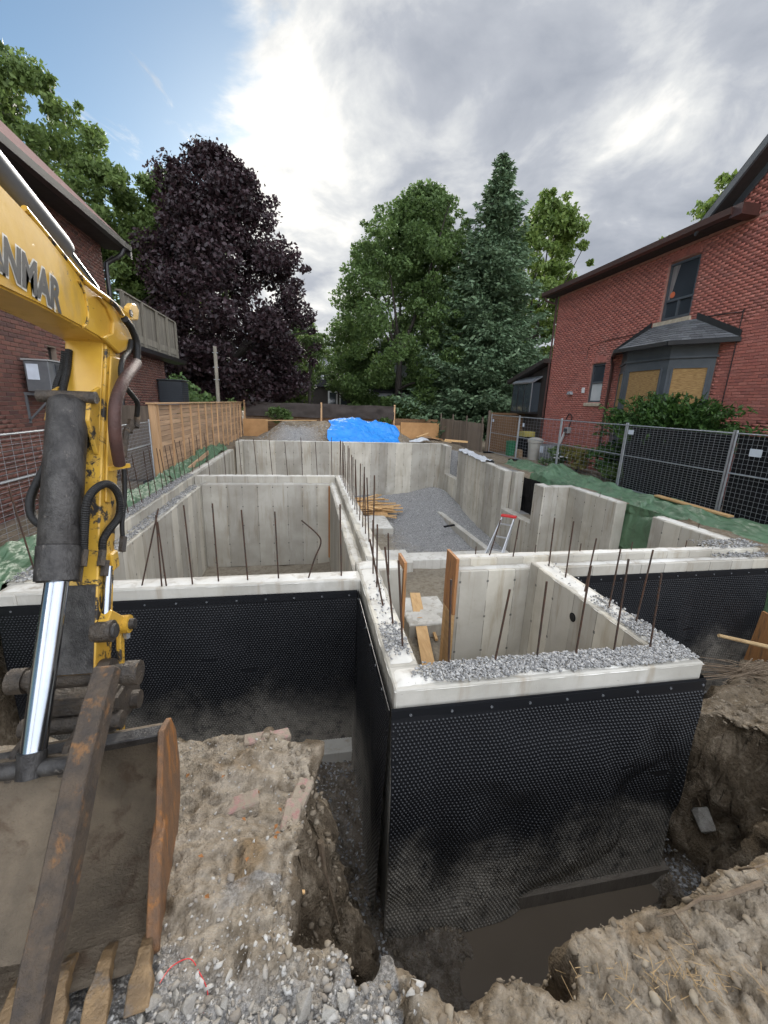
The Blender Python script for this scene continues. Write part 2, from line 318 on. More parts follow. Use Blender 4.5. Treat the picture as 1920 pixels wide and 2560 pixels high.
def mudwater():
    m, t, b = newmat('mud_water'); g = t.add('ShaderNodeNewGeometry').outputs['Position']
    t.set(b.inputs['Base Color'], t.mix(t.noise(g, 1.2, 4, .6, .5), (.11, .088, .064), (.15, .12, .09)))
    b.inputs['Roughness'].default_value = .22; b.inputs['Specular IOR Level'].default_value = .4; bump(t, b, t.noise(g, 6, 3), .08, .01); return m
M_MUD = mudwater()
# ------------------------------------------------------------------ object helpers
def tag(o, label=None, cat=None, group=None, kind=None):
    if label: o['label'] = label
    if cat: o['category'] = cat
    if group: o['group'] = group
    if kind: o['kind'] = kind
    return o
def thing(name, loc, label, cat, group=None):
    o = bpy.data.objects.new(name, None); COL.objects.link(o); o.location = loc; o.empty_display_size = .2
    return tag(o, label, cat, group)
def rootloc(p):
    v = Vector(p.location)
    while p.parent: p = p.parent; v = v+Vector(p.location)
    return v
def link(me, name, parent=None, loc=None, rot=None):
    o = bpy.data.objects.new(name, me); COL.objects.link(o)
    if loc is not None: o.location = loc
    if rot is not None: o.rotation_euler = rot
    if parent is not None:
        o.parent = parent
        v = WL(parent); o.matrix_parent_inverse = Matrix.Translation(-v)
    return o
_wl = {}
def WL(o):            # world location of an (unrotated) parent
    if o.name in _wl: return _wl[o.name]
    v = Vector(o.location)
    if o.parent is not None: v = WL(o.parent)+(v - WL(o.parent)) if True else v
    _wl[o.name] = v; return v
def raw(name, V, Fc, mat, parent=None, smooth=False, rnd=None, mask=None, loc=None, rot=None):
    me = bpy.data.meshes.new(name)
    V = np.asarray(V, np.float32)
    if isinstance(Fc, np.ndarray):
        k = Fc.shape[1]; n = len(Fc)
        me.vertices.add(len(V)); me.vertices.foreach_set('co', V.ravel())
        me.loops.add(n*k); me.loops.foreach_set('vertex_index', Fc.astype(np.int32).ravel())
        me.polygons.add(n); me.polygons.foreach_set('loop_start', np.arange(0, n*k, k, dtype=np.int32))
        me.update(calc_edges=True)
    else:
        me.from_pydata(V.tolist(), [], Fc); me.update()
    if smooth: me.polygons.foreach_set('use_smooth', np.ones(len(me.polygons), bool))
    if rnd is not None:
        a = me.attributes.new('rnd', 'FLOAT', 'FACE'); a.data.foreach_set('value', np.asarray(rnd, np.float32))
    if mask is not None:
        a = me.color_attributes.new('mask', 'FLOAT_COLOR', 'POINT'); a.data.foreach_set('color', np.asarray(mask, np.float32).ravel())
    if mat: me.materials.append(mat)
    return link(me, name, parent, loc, rot)
class MB:
    def __init__(s): s.v = []; s.f = []
    def poly(s, V, Fc):
        o = len(s.v); s.v += [tuple(float(q) for q in p) for p in V]; s.f += [tuple(i+o for i in f) for f in Fc]; return s
    def box(s, a, b):
        x0, y0, z0 = a; x1, y1, z1 = b
        return s.poly([(x0, y0, z0), (x1, y0, z0), (x1, y1, z0), (x0, y1, z0), (x0, y0, z1), (x1, y0, z1), (x1, y1, z1), (x0, y1, z1)],
                      [(0, 3, 2, 1), (4, 5, 6, 7), (0, 1, 5, 4), (1, 2, 6, 5), (2, 3, 7, 6), (3, 0, 4, 7)])
    def beam(s, p, q, w, h, upv=(0, 0, 1)):
        p, q, u = Vector(p), Vector(q), Vector(upv); d = (q-p).normalized()
        sd = d.cross(u); sd = sd.normalized() if sd.length > 1e-5 else Vector((1, 0, 0)); u = sd.cross(d).normalized()
        V = [c+sd*a*w/2+u*b*h/2 for c in (p, q) for a, b in ((-1, -1), (1, -1), (1, 1), (-1, 1))]
        return s.poly(V, [(3, 2, 1, 0), (4, 5, 6, 7), (0, 1, 5, 4), (1, 2, 6, 5), (2, 3, 7, 6), (3, 0, 4, 7)])
    def tube(s, pts, r, n=8, cap=True):
        pts = [Vector(p) for p in pts]; rr = r if isinstance(r, (list, tuple)) else [r]*len(pts)
        V = []; Fc = []; pu = None
        for i, p in enumerate(pts):
            d = (pts[min(i+1, len(pts)-1)]-pts[max(i-1, 0)]).normalized()
            if pu is None: pu = d.orthogonal().normalized()
            pu = (pu-d*pu.dot(d)).normalized(); sd = d.cross(pu)
            for k in range(n):
                a = 2*math.pi*k/n; V.append(p+(pu*math.cos(a)+sd*math.sin(a))*rr[i])
        for i in range(len(pts)-1):
            for k in range(n): Fc.append((i*n+k, i*n+(k+1) % n, (i+1)*n+(k+1) % n, (i+1)*n+k))
        if cap: Fc.append(tuple(range(n-1, -1, -1))); Fc.append(tuple(len(V)-n+k for k in range(n)))
        return s.poly(V, Fc)
    def prism(s, prof, x0, x1, axis=0):   # profile in the other two axes
        n = len(prof); mk = (lambda x, a, b: (x, a, b)) if axis == 0 else ((lambda x, a, b: (a, x, b)) if axis == 1 else (lambda x, a, b: (a, b, x)))
        V = [mk(x0, *p) for p in prof]+[mk(x1, *p) for p in prof]
        Fc = [tuple(range(n)), tuple(range(2*n-1, n-1, -1))]+[(i, i+n, (i+1) % n+n, (i+1) % n) for i in range(n)]
        return s.poly(V, Fc)
    def build(s, name, mat, parent=None, smooth=False, bev=0, loc=None, rot=None, seg=1, fixn=True):
        o = raw(name, s.v, s.f, mat, parent, smooth, loc=loc, rot=rot)
        if fixn:
            import bmesh
            bm = bmesh.new(); bm.from_mesh(o.data); bmesh.ops.recalc_face_normals(bm, faces=bm.faces)
            if bev: bmesh.ops.bevel(bm, geom=bm.edges[:]+bm.verts[:], offset=bev, segments=seg, affect='EDGES', clamp_overlap=True)
            bm.to_mesh(o.data); bm.free()
            if smooth: o.data.polygons.foreach_set('use_smooth', np.ones(len(o.data.polygons), bool))
        if smooth:
            try: o.data.set_sharp_from_angle(angle=math.radians(38))
            except Exception: pass
        return o
def smoothpath(pts, n=6):
    P = [Vector(p) for p in pts]; out = []
    for i in range(len(P)-1):
        a, b, c, d = P[max(i-1, 0)], P[i], P[i+1], P[min(i+2, len(P)-1)]
        for k in range(n):
            u = k/n; out.append(.5*((2*b)+(c-a)*u+(2*a-5*b+4*c-d)*u*u+(-a+3*b-3*c+d)*u**3))
    return out+[P[-1]]
ICO_V = None
def ico():
    p = (1+5**.5)/2
    V = np.array([(-1, p, 0), (1, p, 0), (-1, -p, 0), (1, -p, 0), (0, -1, p), (0, 1, p), (0, -1, -p), (0, 1, -p), (p, 0, -1), (p, 0, 1), (-p, 0, -1), (-p, 0, 1)])/math.sqrt(1+p*p)
    Fc = np.array([(0, 11, 5), (0, 5, 1), (0, 1, 7), (0, 7, 10), (0, 10, 11), (1, 5, 9), (5, 11, 4), (11, 10, 2), (10, 7, 6), (7, 1, 8), (3, 9, 4), (3, 4, 2), (3, 2, 6), (3, 6, 8), (3, 8, 9), (4, 9, 5), (2, 4, 11), (6, 2, 10), (8, 6, 7), (9, 8, 1)])
    return V, Fc
IV, IF = ico()
def randrot(n):
    q = RNG.normal(size=(n, 4)); q /= np.linalg.norm(q, axis=1)[:, None]; a, b, c, d = q.T
    return np.stack([np.stack([1-2*(c*c+d*d), 2*(b*c-a*d), 2*(b*d+a*c)], -1), np.stack([2*(b*c+a*d), 1-2*(b*b+d*d), 2*(c*d-a*b)], -1), np.stack([2*(b*d-a*c), 2*(c*d+a*b), 1-2*(b*b+c*c)], -1)], 1)
def pebbles(name, P, size, mat, parent=None, flat=.7, jag=.22, kind='stuff', pw=1.0):
    n = len(P); sz = size[0]+(size[1]-size[0])*RNG.random(n)**pw
    B = IV[None]*(1+RNG.uniform(-jag*1.5, jag*1.5, (n, 12, 1)))*np.stack([np.ones(n), RNG.uniform(.5, .95, n), RNG.uniform(.35, .75, n)], -1)[:, None]
    V = np.einsum('nij,nkj->nki', randrot(n), B)*sz[:, None, None]; V[:, :, 2] *= flat
    V = V+np.asarray(P)[:, None]
    Fc = (IF[None]+(np.arange(n)*12)[:, None, None]).reshape(-1, 3)
    o = raw(name, V.reshape(-1, 3), Fc, mat, parent, rnd=np.repeat(RNG.random(n), 20))
    if kind: o['kind'] = kind
    return o
def polydist(x, y, poly):       # signed: negative inside
    d = np.full(x.shape, 1e9); ins = np.zeros(x.shape, bool); n = len(poly)
    for i in range(n):
        (ax, ay), (bx, by) = poly[i], poly[(i+1) % n]
        ex, ey = bx-ax, by-ay; tt = np.clip(((x-ax)*ex+(y-ay)*ey)/(ex*ex+ey*ey), 0, 1)
        d = np.minimum(d, np.hypot(x-ax-tt*ex, y-ay-tt*ey))
        ins ^= ((ay > y) != (by > y)) & (x < (bx-ax)*(y-ay)/((by-ay) if by != ay else 1e-9)+ax)
    return np.where(ins, -d, d)
# ------------------------------------------------------------------ terrain
POLY_A = [(-7, -5), (-7, 2.75), (-1.3, 2.74), (-.6, 2.66), (-.27, 2.60), (-.08, 2.4), (-.02, 2.12), (-.07, 1.85), (-.10, 1.55), (-.10, 1.36), (.10, 1.30), (.16, 1.14), (.42, 1.10), (.5, -5)]
POLY_B = [(.3, -5), (.42, 1.02), (.60, .96), (.76, 1.0), (.90, 1.0), (1.02, .95), (1.08, 1.06), (1.3, 1.10), (1.75, 1.09), (2.3, 1.15), (3.0, 1.32), (3.8, 1.4), (9, 1.3), (9, -5)]
POLY_C = [(3.6, -5), (3.9, 1.6), (4.2, 2.15), (4.3, 2.55), (4.12, 2.85), (4.05, 3.05), (4.6, 3.35), (5.6, 3.6), (9.5, 3.8), (9.5, -5)]
def gravel_heap(x, y): return .55*np.exp(-(((x-6.1)/1.0)**2+((y-18.6)/2.4)**2))
def terrain(x, y, detail=True):
    e = fbm(x, y, 0, 1.7, 4, 3)
    bas = np.clip(1-(np.abs(x-2.3)/1.15)**4, 0, 1)*np.clip((y-1.75+.2*vn(x*2.2, y*2.2))/.3, 0, 1)*(y < 2.8)
    fl = -2.40+.07*fbm(x, y, 0, 2.5, 4, 11)-.17*bas
    def mound(poly, top, k, rnd_, amp):
        d = polydist(x, y, poly)+amp*fbm(x, y, 0, 2.6, 4, 29)
        g = np.where(d > 0, k*np.maximum(d-rnd_*.5, 0)+np.minimum(d, rnd_)**2*k/(2*rnd_)*1.0, 0)
        return top-g
    a = mound(POLY_A, -.27+.035*e+.12*np.clip(1.2-y, 0, 2), 4.2, .10, .07)
    a2 = mound(POLY_A, -1.25, 1.9, .3, .25)
    b = mound(POLY_B, -.14+.05*e+.03*np.clip(x-1.2, 0, 3), 3.6, .09, .06)
    b3 = mound([(2.2, -5), (2.5, 1.0), (3.2, 1.35), (4.2, 1.8), (4.4, -5)], -.45+.06*e, 2.5, .2, .16)
    b2 = mound([(.3, -5), (.35, 1.15), (.75, 1.25), (.9, -5)], -1.5, 2.2, .25, .22)
    c = mound(POLY_C, -.35-.30*(y-1.2)+.12*np.clip(x-4.2, 0, 4)+.10*e, 4.0, .16, .12)
    lft = mound([(-9, -5), (-9, 30), (-3.75, 30), (-3.75, 6.5), (-4.0, 5.0), (-4.2, 2), (-4.2, -5)], -.06, 2.6, .2, .1)
    z = np.maximum.reduce([fl, a, a2, b, b2, b3, c, lft])
    # foundation interior and surroundings
    xb = np.where(y > 10.62, 6.7, np.where(y > 8.55, 7.42, 7.28))
    inside = (x > -3.2) & (x < xb) & (y > 4.86) & (y < 20.35)
    zin = -2.62+.30*np.clip((y-11)/9, 0, 1)+gravel_heap(x, y)+.05*fbm(x, y, 0, 1.3, 4, 51)+.12*np.exp(-((x-1.25)/.4)**2)*0
    grade = -.06+.03*fbm(x, y, 0, .8, 3, 61)
    mnd = 1.02*np.exp(-(np.clip(np.abs(x-1.6)-2.6, 0, 9)/1.3)**2)*np.exp(-(np.clip(np.abs(y-23.6)-.35, 0, 9)/1.2)**2)
    mnd = np.maximum(mnd, .42*np.exp(-(((x-6.4)/1.3)**2+((y-22.6)/.9)**2)))
    grade = grade+mnd*(1+.10*fbm(x, y, 0, 1.6, 4, 71))
    outside_r = (x >= xb) & (y > 5.2)
    z = np.where(inside, zin, z)
    back = (y >= 20.35)
    far_l = (x <= -3.2) & (y > 6.4)
    well = (x > xb-.005) & (x < 7.95) & (((y > 10.7) & (y < 13.2)) | ((y > 7.2) & (y < 8.75)) | ((y > 17.2) & (y < 19.4)))
    z = np.where(back | far_l | outside_r, grade, z)
    z = np.where(well, -1.32, z)
    trench_r = (x > 3.3) & (x < 9) & (y > 4.0) & (y < 5.2)
    far = (x < -7) | (x > 9) | (y < -4.9) | (y > 27)
    z = np.where(far & (y < 5.3), np.maximum(z, -.1), z)
    if detail:
        near = (y < 4.75) & (np.abs(x) < 8) & (y > -1)
        rough = .016*fbm(x, y, 0, 9, 4, 81, .62)+.03*np.clip(fbm(x, y, 0, 3.5, 3, 91), -.3, 1)+.020*np.abs(fbm(x, y, 0, 14, 3, 95))+.03*np.clip(vn(x*11, y*11, 0, 77)-.35, 0, 1)-np.where(x < .2, .07, .16)*np.clip(.16-np.abs(fbm(x, y, 0, 4.2, 3, 101)), 0, .16)*(z > -2.2)
        z = z+np.where(near & (z > -2.6), rough, 0)
    z = np.where((x > -1.80) & (x < -.76-.125*(y-1.35)) & (y > 1.36) & (y < 2.20), np.minimum(z, -.33), z)     # hollow pressed by the bucket
    return z
def axis(parts):
    out = []
    for a, b, st in parts: out += list(np.arange(a, b-1e-6, st))
    return np.array(sorted(set(np.round(out, 4))))
gx = axis([(-400, -60, 40), (-60, -12, 6), (-12, -7, .5), (-7, -3.3, .08), (-3.3, -1.4, .05), (-1.4, 4.5, .0155), (4.5, 7.3, .04), (7.3, 8.4, .1), (8.4, 14, .5), (14, 60, 6), (60, 441, 40)])
gy = axis([(-120, -6, 12), (-6, -1, .5), (-1, .6, .08), (.6, 3.1, .0155), (3.1, 5.4, .05), (5.4, 20.2, .16), (20.2, 20.5, .05), (20.5, 25.6, .12), (25.6, 32, .7), (32, 80, 6), (80, 601, 40)])
GX, GY = np.meshgrid(gx, gy)
GZ = terrain(GX, GY)
# crumbly sideways displacement on the steep cuts
sx = np.gradient(GZ, axis=1)/np.maximum(np.gradient(GX, axis=1), 1e-6); sy = np.gradient(GZ, axis=0)/np.maximum(np.gradient(GY, axis=0), 1e-6)
steep = np.clip((np.hypot(sx, sy)-.8)/2, 0, 1)*((GY < 4.6) & (GY > .2) & (np.abs(GX) < 6))
mag = np.hypot(sx, sy)+1e-6
n3d = fbm(GX, GY, GZ*1.0, 3.2, 5, 7, .55)*np.where((GX > .35) & (GY < 1.9), .045, .10)+np.abs(fbm(GX, GY, GZ, 7.5, 3, 13))*-.035
VX = GX-sx/mag*n3d*steep; VY = GY-sy/mag*n3d*steep
VZ = GZ+.3*n3d*steep
ny, nx = GX.shape
idx = np.arange(nx*ny).reshape(ny, nx)
FQ = np.stack([idx[:-1, :-1], idx[:-1, 1:], idx[1:, 1:], idx[1:, :-1]], -1).reshape(-1, 4)
msk = np.zeros((ny, nx, 4), np.float32); msk[..., 3] = 1
topm = np.clip(1-np.hypot(sx, sy)/1.2, 0, 1)*np.clip((GZ+1.1)/.6, 0, 1)
msk[..., 0] = np.where(GY < 5, topm*np.where(GX > .4, .72, .92), .25)
inside = (GX > -3.2) & (GX < 7.4) & (GY > 4.86) & (GY < 20.35)
msk[..., 1] = np.where(inside, 1, 0)
gm = np.zeros_like(GX)
gm = np.where(inside & (GY > 12.4), np.clip((GX-2.2+.6*fbm(GX, GY, 0, .8, 3, 5)+np.clip((GY-15)/3, 0, 3))/1.6, 0, 1), gm)
gm = np.maximum(gm, np.where((GY > 20.4) & (GY < 22.9), np.clip(1-np.abs(GX+.6)/2.2, 0, 1)*np.clip((23.1-GY)/.6, 0, 1), 0))
gm = np.maximum(gm, np.where((GY < 4.7) & (GZ < -2.3), .45, 0))
gm = np.maximum(gm, np.where((GY < 1.65) & (GX < .35) & (GX > -1.2) & (GZ > -.6), np.clip((1.62-GY+.25*fbm(GX, GY, 0, 3, 3, 8))/.3, 0, 1)*.85, 0))
msk[..., 2] = gm
ground = raw('ground', np.stack([VX, VY, VZ], -1).reshape(-1, 3), FQ, M_SOIL, smooth=True, mask=msk.reshape(-1, 4)); ground['kind'] = 'structure'
def tz(x, y): return terrain(np.array([x], float), np.array([y], float))[0]
wv = [(.2+4.2*i/24, 1.2+1.5*j/12, -2.435) for j in range(13) for i in range(25)]
wf = [(j*25+i, j*25+i+1, (j+1)*25+i+1, (j+1)*25+i) for j in range(12) for i in range(24)]
tag(raw('water', wv, wf, M_MUD), kind='structure')
# ------------------------------------------------------------------ concrete foundation
FND = thing('concrete_foundation', (2.0, 12, -2.6), 'grey poured concrete house foundation with low walls and standing rebar', 'foundation')
ZB = -2.62
def wall(name, boxes, mat=M_CONC, parent=FND, label=None):
    """ a wall: a body with chipped top slab in a paler material """
    mb = MB()
    for a, b in boxes: mb.box(a, b)
    o = mb.build(name, mat, parent, bev=.012)
    if label: o['label'] = label
    return o
def roughtop(name, x0, x1, y0, y1, z, parent, h=.012, step=.06, amp=.012, mat=M_CTOP, slope=0.0):
    nx_ = max(2, int((x1-x0)/step)); ny_ = max(2, int((y1-y0)/step))
    X, Y_ = np.meshgrid(np.linspace(x0, x1, nx_+1), np.linspace(y0, y1, ny_+1))
    edge = ((X == x0) | (X == x1) | (Y_ == y0) | (Y_ == y1))
    Z = z+h+amp*fbm(X, Y_, 0, 6, 3, 33)+slope*(Y_-y0); Z = np.where(edge, z-.02+slope*(Y_-y0), Z)
    jx = np.where(edge, .006*fbm(X, Y_, 0, 9, 2, 3), 0)
    k = nx_+1; id_ = np.arange((ny_+1)*k).reshape(ny_+1, k)
    f = np.stack([id_[:-1, :-1], id_[:-1, 1:], id_[1:, 1:], id_[1:, :-1]], -1).reshape(-1, 4)
    # edge ring slightly outside so it laps the wall edge
    X = np.where(X == x0, x0-.004, np.where(X == x1, x1+.004, X)); Y_ = np.where(Y_ == y0, y0-.004, np.where(Y_ == y1, y1+.004, Y_))
    return raw(name, np.stack([X+jx, Y_+jx, Z], -1).reshape(-1, 3), f, mat, parent, smooth=False)
# porch box
W_PF = wall('wall', [((.63, 2.64, ZB), (3.40, 2.93, 0))], mat=M_CONC2, label='front wall of the projecting porch box, black sheet on its face')
roughtop('wall_top', .63, 3.40, 2.64, 2.93, 0, W_PF)
W_PL = wall('wall', [((.63, 2.93, ZB), (.89, 5.05, -.001))]); roughtop('wall_top', .63, .89, 2.94, 5.05, -.001, W_PL)
W_PR = wall('wall', [((3.10, 2.93, ZB), (3.40, 5.08, -.001))]); roughtop('wall_top', 3.10, 3.40, 2.94, 5.08, -.001, W_PR)
W_PB = wall('wall', [((.63, 5.05, ZB), (1.24, 5.40, -.03))]); roughtop('wall_top', .63, 1.24, 5.06, 5.40, -.03, W_PB)
W_RF = wall('wall', [((2.02, 5.08, ZB), (7.35, 5.28, -.11)), ((2.02, 5.28, ZB), (7.35, 5.47, -.004))])
roughtop('wall_top', 2.02, 7.3, 5.09, 5.275, -.11, W_RF); roughtop('wall_top', 2.02, 7.3, 5.285, 5.47, -.004, W_RF)
W_LF = wall('wall', [((-3.31, 4.72, ZB), (.63, 5.0, -.006))], mat=M_CONC2); roughtop('wall_top', -3.31, .62, 4.72, 5.0, -.006, W_LF)
# left wall : outer band high, inner ledge lower
W_L = wall('wall', [((-3.36, 5.0, ZB), (-3.10, 18.7, 0)), ((-3.10, 5.0, ZB), (-2.86, 12.0, -.22))])
roughtop('wall_top', -3.36, -3.10, 5.0, 18.7, 0, W_L, step=.09); roughtop('ledge_top', -3.095, -2.86, 5.0, 11.86, -.22, W_L, step=.09)
W_C = wall('wall', [((-3.09, 12.1, ZB), (.80, 12.34, -.01)), ((-2.86, 11.82, ZB), (.62, 12.1, -.20))])
roughtop('wall_top', -3.09, .80, 12.1, 12.34, -.01, W_C); roughtop('ledge_top', -2.86, .62, 11.82, 12.09, -.20, W_C, mat=M_CONC2)
W_M = wall('wall', [((.62, 5.40, ZB), (.80, 12.34, -.20)), ((.80, 5.40, ZB), (1.06, 12.34, -.008))])
roughtop('wall_top', .80, 1.06, 5.4, 12.34, -.008, W_M, step=.09); roughtop('ledge_top', .62, .795, 5.4, 12.34, -.20, W_M, step=.09)
W_B = wall('wall', [((-3.15, 20.1, ZB), (6.75, 20.42, .25)), ((-3.15, 19.5, ZB), (-2.88, 20.1, .25)), ((-3.36, 18.7, ZB), (-3.1, 19.5, -1.2))])
roughtop('wall_top', -3.15, 6.75, 20.1, 20.42, .25, W_B, step=.12)
def sloped(name, x0, x1, y0, z0, y1, z1):
    o = MB().prism([(y0, ZB), (y1, ZB), (y1, z1), (y0, z0)], x0, x1).build(name, M_CONC, FND, bev=.012)
    roughtop('wall_top', x0, x1, y0, y1, z0, o, slope=(z1-z0)/(y1-y0), step=.12); return o
W_R = sloped('wall', 6.55, 6.83, 13.0, .03, 17.55, .20)
sloped('wall', 6.55, 6.83, 19.25, .22, 20.1, .25)
wall('wall', [((6.55, 17.55, ZB), (6.83, 19.25, -1.1))])
wall('wall', [((6.555, 10.98, ZB), (6.85, 13.0, -1.26)), ((6.83, 12.75, ZB), (7.15, 13.0, .02))])
W_RB = wall('wall', [((6.50, 10.45, ZB), (6.80, 10.98, -.01)), ((6.80, 10.45, ZB), (7.55, 10.75, -.012)), ((7.28, 8.55, ZB), (7.56, 10.45, -.01))])
roughtop('wall_top', 6.5, 6.8, 10.45, 10.98, -.01, W_RB); roughtop('wall_top', 6.81, 7.56, 10.45, 10.75, -.012, W_RB); roughtop('wall_top', 7.28, 7.56, 8.55, 10.44, -.01, W_RB)
wall('wall', [((7.14, 7.3, ZB), (7.45, 8.55, -1.3))])
W_RC = wall('wall', [((7.12, 5.47, ZB), (7.42, 7.3, -.01))]); roughtop('wall_top', 7.12, 7.42, 5.48, 7.3, -.01, W_RC)
# pipe sleeves
def sleeve(c, d):
    c, d = Vector(c), Vector(d); MB().tube([c-d*.02, c+d*.006], .055, 16).build('pipe_sleeve', M_BLACK, FND)
    MB().tube([c+d*.006, c+d*.012], [.042, .042], 16).build('sleeve_opening', simple('sleeve_dark', (.004, .004, .004)), FND)
sleeve((3.10, 4.02, -.30), (-1, 0, 0)); sleeve((7.12, 6.1, -.28), (-1, 0, 0))
# footing strip inside and long kerb-like footing along right wall
for bx_ in (((1.06, 11.0, -2.7), (3.0, 12.1, -2.34)), ((3.0, 11.2, -2.7), (6.3, 11.85, -2.36))):
    wall('footing', [bx_], M_CTOP)
MB().prism([(5.55, 11.85), (5.75, 11.85), (5.62, 16.5), (5.42, 16.5)], -2.7, -2.28, axis=2).build('footing', M_CONC2, FND, bev=.02)
wall('footing', [((-2.9, 4.45, -2.75), (.6, 4.74, -2.30))], M_CONC2)
M_MUDC = simple('muddy_concrete', (.17, .145, .115), (.12, .10, .078), 5, .9, .6, 30, dirt=((.06, .052, .045), 9, .58, .68), st=(1, 1, .3), world=True)
wall('footing', [((1.05, 2.53, -2.75), (3.5, 2.62, -2.27))], M_MUDC, W_PF)
def pad(x0, x1, y0, y1, z, lab):
    o = wall('footing_pad', [((x0, y0, -2.75), (x1, y1, z))], M_CONC2, None); tag(o, lab, 'concrete pad', 'concrete column pads on the floor')
    roughtop('pad_top', x0, x1, y0, y1, z, o, amp=.02, step=.05)
pad(1.75, 3.05, 14.2, 16.0, -2.28, 'square pale concrete pad beside the lumber pile')
pad(2.05, 3.05, 7.55, 8.85, -2.36, 'square pale concrete pad beyond the porch door opening')
pad(3.25, 4.2, 7.4, 8.5, -2.40, 'concrete pad mostly hidden behind the right orange form board')
# black dimpled drainage sheets
def membrane(o_, u, nrm, L, H, ztop, parent, pitch=.033, sides=6, wave=.03, seed=0, bottom_wave=.1, lap=0.0):
    o_, u, nrm = (np.array(v, float) for v in (o_, u, nrm))
    def off(s, z): return .018+wave*np.clip(fbm(s*1.0+seed, z*.8, 0, 1.1, 3, 5+seed)+.25, 0, 1)*np.clip((-z)*1.4, 0, 1)+lap*np.clip((-z-.9)/1.6, 0, 1)**2
    ns, nz = int(L/.07)+1, int(H/.07)+1
    S, Zr = np.meshgrid(np.linspace(0, L, ns), np.linspace(0, -H, nz))
    Zr2 = np.where(Zr <= -H+1e-6, Zr+bottom_wave*fbm(S, S*0, 0, 1.5, 3, seed), Zr)
    P = o_+S[..., None]*u+off(S, Zr)[..., None]*nrm+np.array([0, 0, 1.])*(ztop+Zr2)[..., None]
    id_ = np.arange(ns*nz).reshape(nz, ns); f = np.stack([id_[:-1, :-1], id_[:-1, 1:], id_[1:, 1:], id_[1:, :-1]], -1).reshape(-1, 4)
    m = raw('drainage_sheet', P.reshape(-1, 3), f, M_MEMB, parent, smooth=True); m['label'] = 'black dimpled drainage sheet'
    rows = np.arange(.13, H-.02, pitch*.87); pts = []
    for i, rz in enumerate(rows): 
        s = np.arange(pitch*.5*(1+(i % 2)), L-pitch*.4, pitch); pts.append(np.stack([s, np.full_like(s, -rz)], -1))
    pts = np.concatenate(pts); pts += RNG.normal(0, .0008, pts.shape); n = len(pts)
    keep = (np.abs(vn(pts[:, 0]*2.3, pts[:, 1]*9)) < .93); pts = pts[keep]; n = len(pts)
    a = np.arange(sides)*2*np.pi/sides
    ring = np.stack([np.cos(a), np.sin(a)], -1)
    ds = np.concatenate([ring*pitch*.40, ring*pitch*.22]); dh = np.concatenate([np.full(sides, -.002), np.full(sides, .0095)])
    S = pts[:, 0][:, None]+ds[None, :, 0]; Zr = pts[:, 1][:, None]+ds[None, :, 1]
    of = off(pts[:, 0], pts[:, 1])[:, None]+dh[None]
    P = o_+S[..., None]*u+of[..., None]*nrm+np.array([0, 0, 1.])*(ztop+Zr)[..., None]
    sd = np.array([(k, (k+1) % sides, (k+1) % sides+sides, k+sides) for k in range(sides)])
    cap = np.array([(sides, sides+1, sides+2, sides+3)]+([(sides+3, sides+4, sides+5, sides)] if sides == 6 else []))
    f = np.concatenate([sd, cap]); k = 2*sides
    f = (f[None]+(np.arange(n)*k)[:, None, None]).reshape(-1, 4)
    d = raw('dimples', P.reshape(-1, 3), f, M_MEMB, m); d['kind'] = 'stuff'
    st = MB().beam(Vector(o_+nrm*.027+np.array([0, 0, ztop-.055])), Vector(o_+u*L+nrm*.027+np.array([0, 0, ztop-.055])), .006, .075)
    st.build('edge_strip', M_MEMB, m)
    for q in np.arange(.15, L, .33):
        c = Vector(o_+u*q+nrm*.03+np.array([0, 0, ztop-.06])); MB().tube([c, c+Vector(nrm)*.008], .011, 8).build('nail_washer', M_ACG, m)
    return m
membrane((.60, 2.625, 0), (1, 0, 0), (0, -1, 0), 2.82, 2.36, -.135, W_PF, wave=.11, seed=2, lap=.06)
membrane((.615, 4.72, 0), (0, -1, 0), (-1, 0, 0), 2.1, 2.34, -.14, W_PL, wave=.04, seed=9, lap=.06)
membrane((3.415, 2.64, 0), (0, 1, 0), (1, 0, 0), 2.4, 2.34, -.14, W_PR, pitch=.05, sides=4, wave=.02, seed=4)
membrane((-3.30, 4.705, 0), (1, 0, 0), (0, -1, 0), 3.88, 2.3, -.13, W_LF, wave=.09, seed=6, sides=4, pitch=.034)
membrane((3.44, 5.065, 0), (1, 0, 0), (0, -1, 0), 3.9, 2.35, -.25, W_RF, wave=.06, seed=8, sides=4, pitch=.036)
MB().box((-3.32, 4.69, -.30), (-3.1, 5.3, -.01)).build('wall_end', M_CONC2, W_LF, bev=.015)
# gravel lying on the porch tops
def scatter(n, x0, x1, y0, y1, zf, dens=None):
    x = RNG.uniform(x0, x1, n); y = RNG.uniform(y0, y1, n)
    if dens is not None: k = RNG.random(n) < dens(x, y); x, y = x[k], y[k]
    z = zf(x, y) if callable(zf) else np.full(len(x), zf); return np.stack([x, y, z], -1)
def onwall(n, x0, x1, y0, y1, dens):
    P = scatter(n, x0, x1, y0, y1, .018, dens); P[:, 2] += RNG.random(len(P))*.018; return P
P1 = onwall(5200, .70, 3.38, 2.66, 2.91, lambda x, y: np.clip((x-.85)/.35+.25*fbm(x, y, 0, 5, 2, 1), 0, 1)*np.clip((y-2.645)/.05+.2+vn(x*4, y*4), .12, 1))
P2 = onwall(1900, 3.12, 3.385, 2.9, 4.9, lambda x, y: np.clip((3.9-y)/.7+.3*vn(x*5, y*5), .03, 1))
P3 = onwall(1100, .65, .87, 2.95, 4.6, lambda x, y: np.where((y > 3.05) & (y < 3.6), .8, .06)*np.clip(vn(x*6, y*6)+.9, 0, 1))
pebbles('gravel', np.concatenate([P1, P2, P3]), (.008, .019), M_PEB, FND, flat=.8)
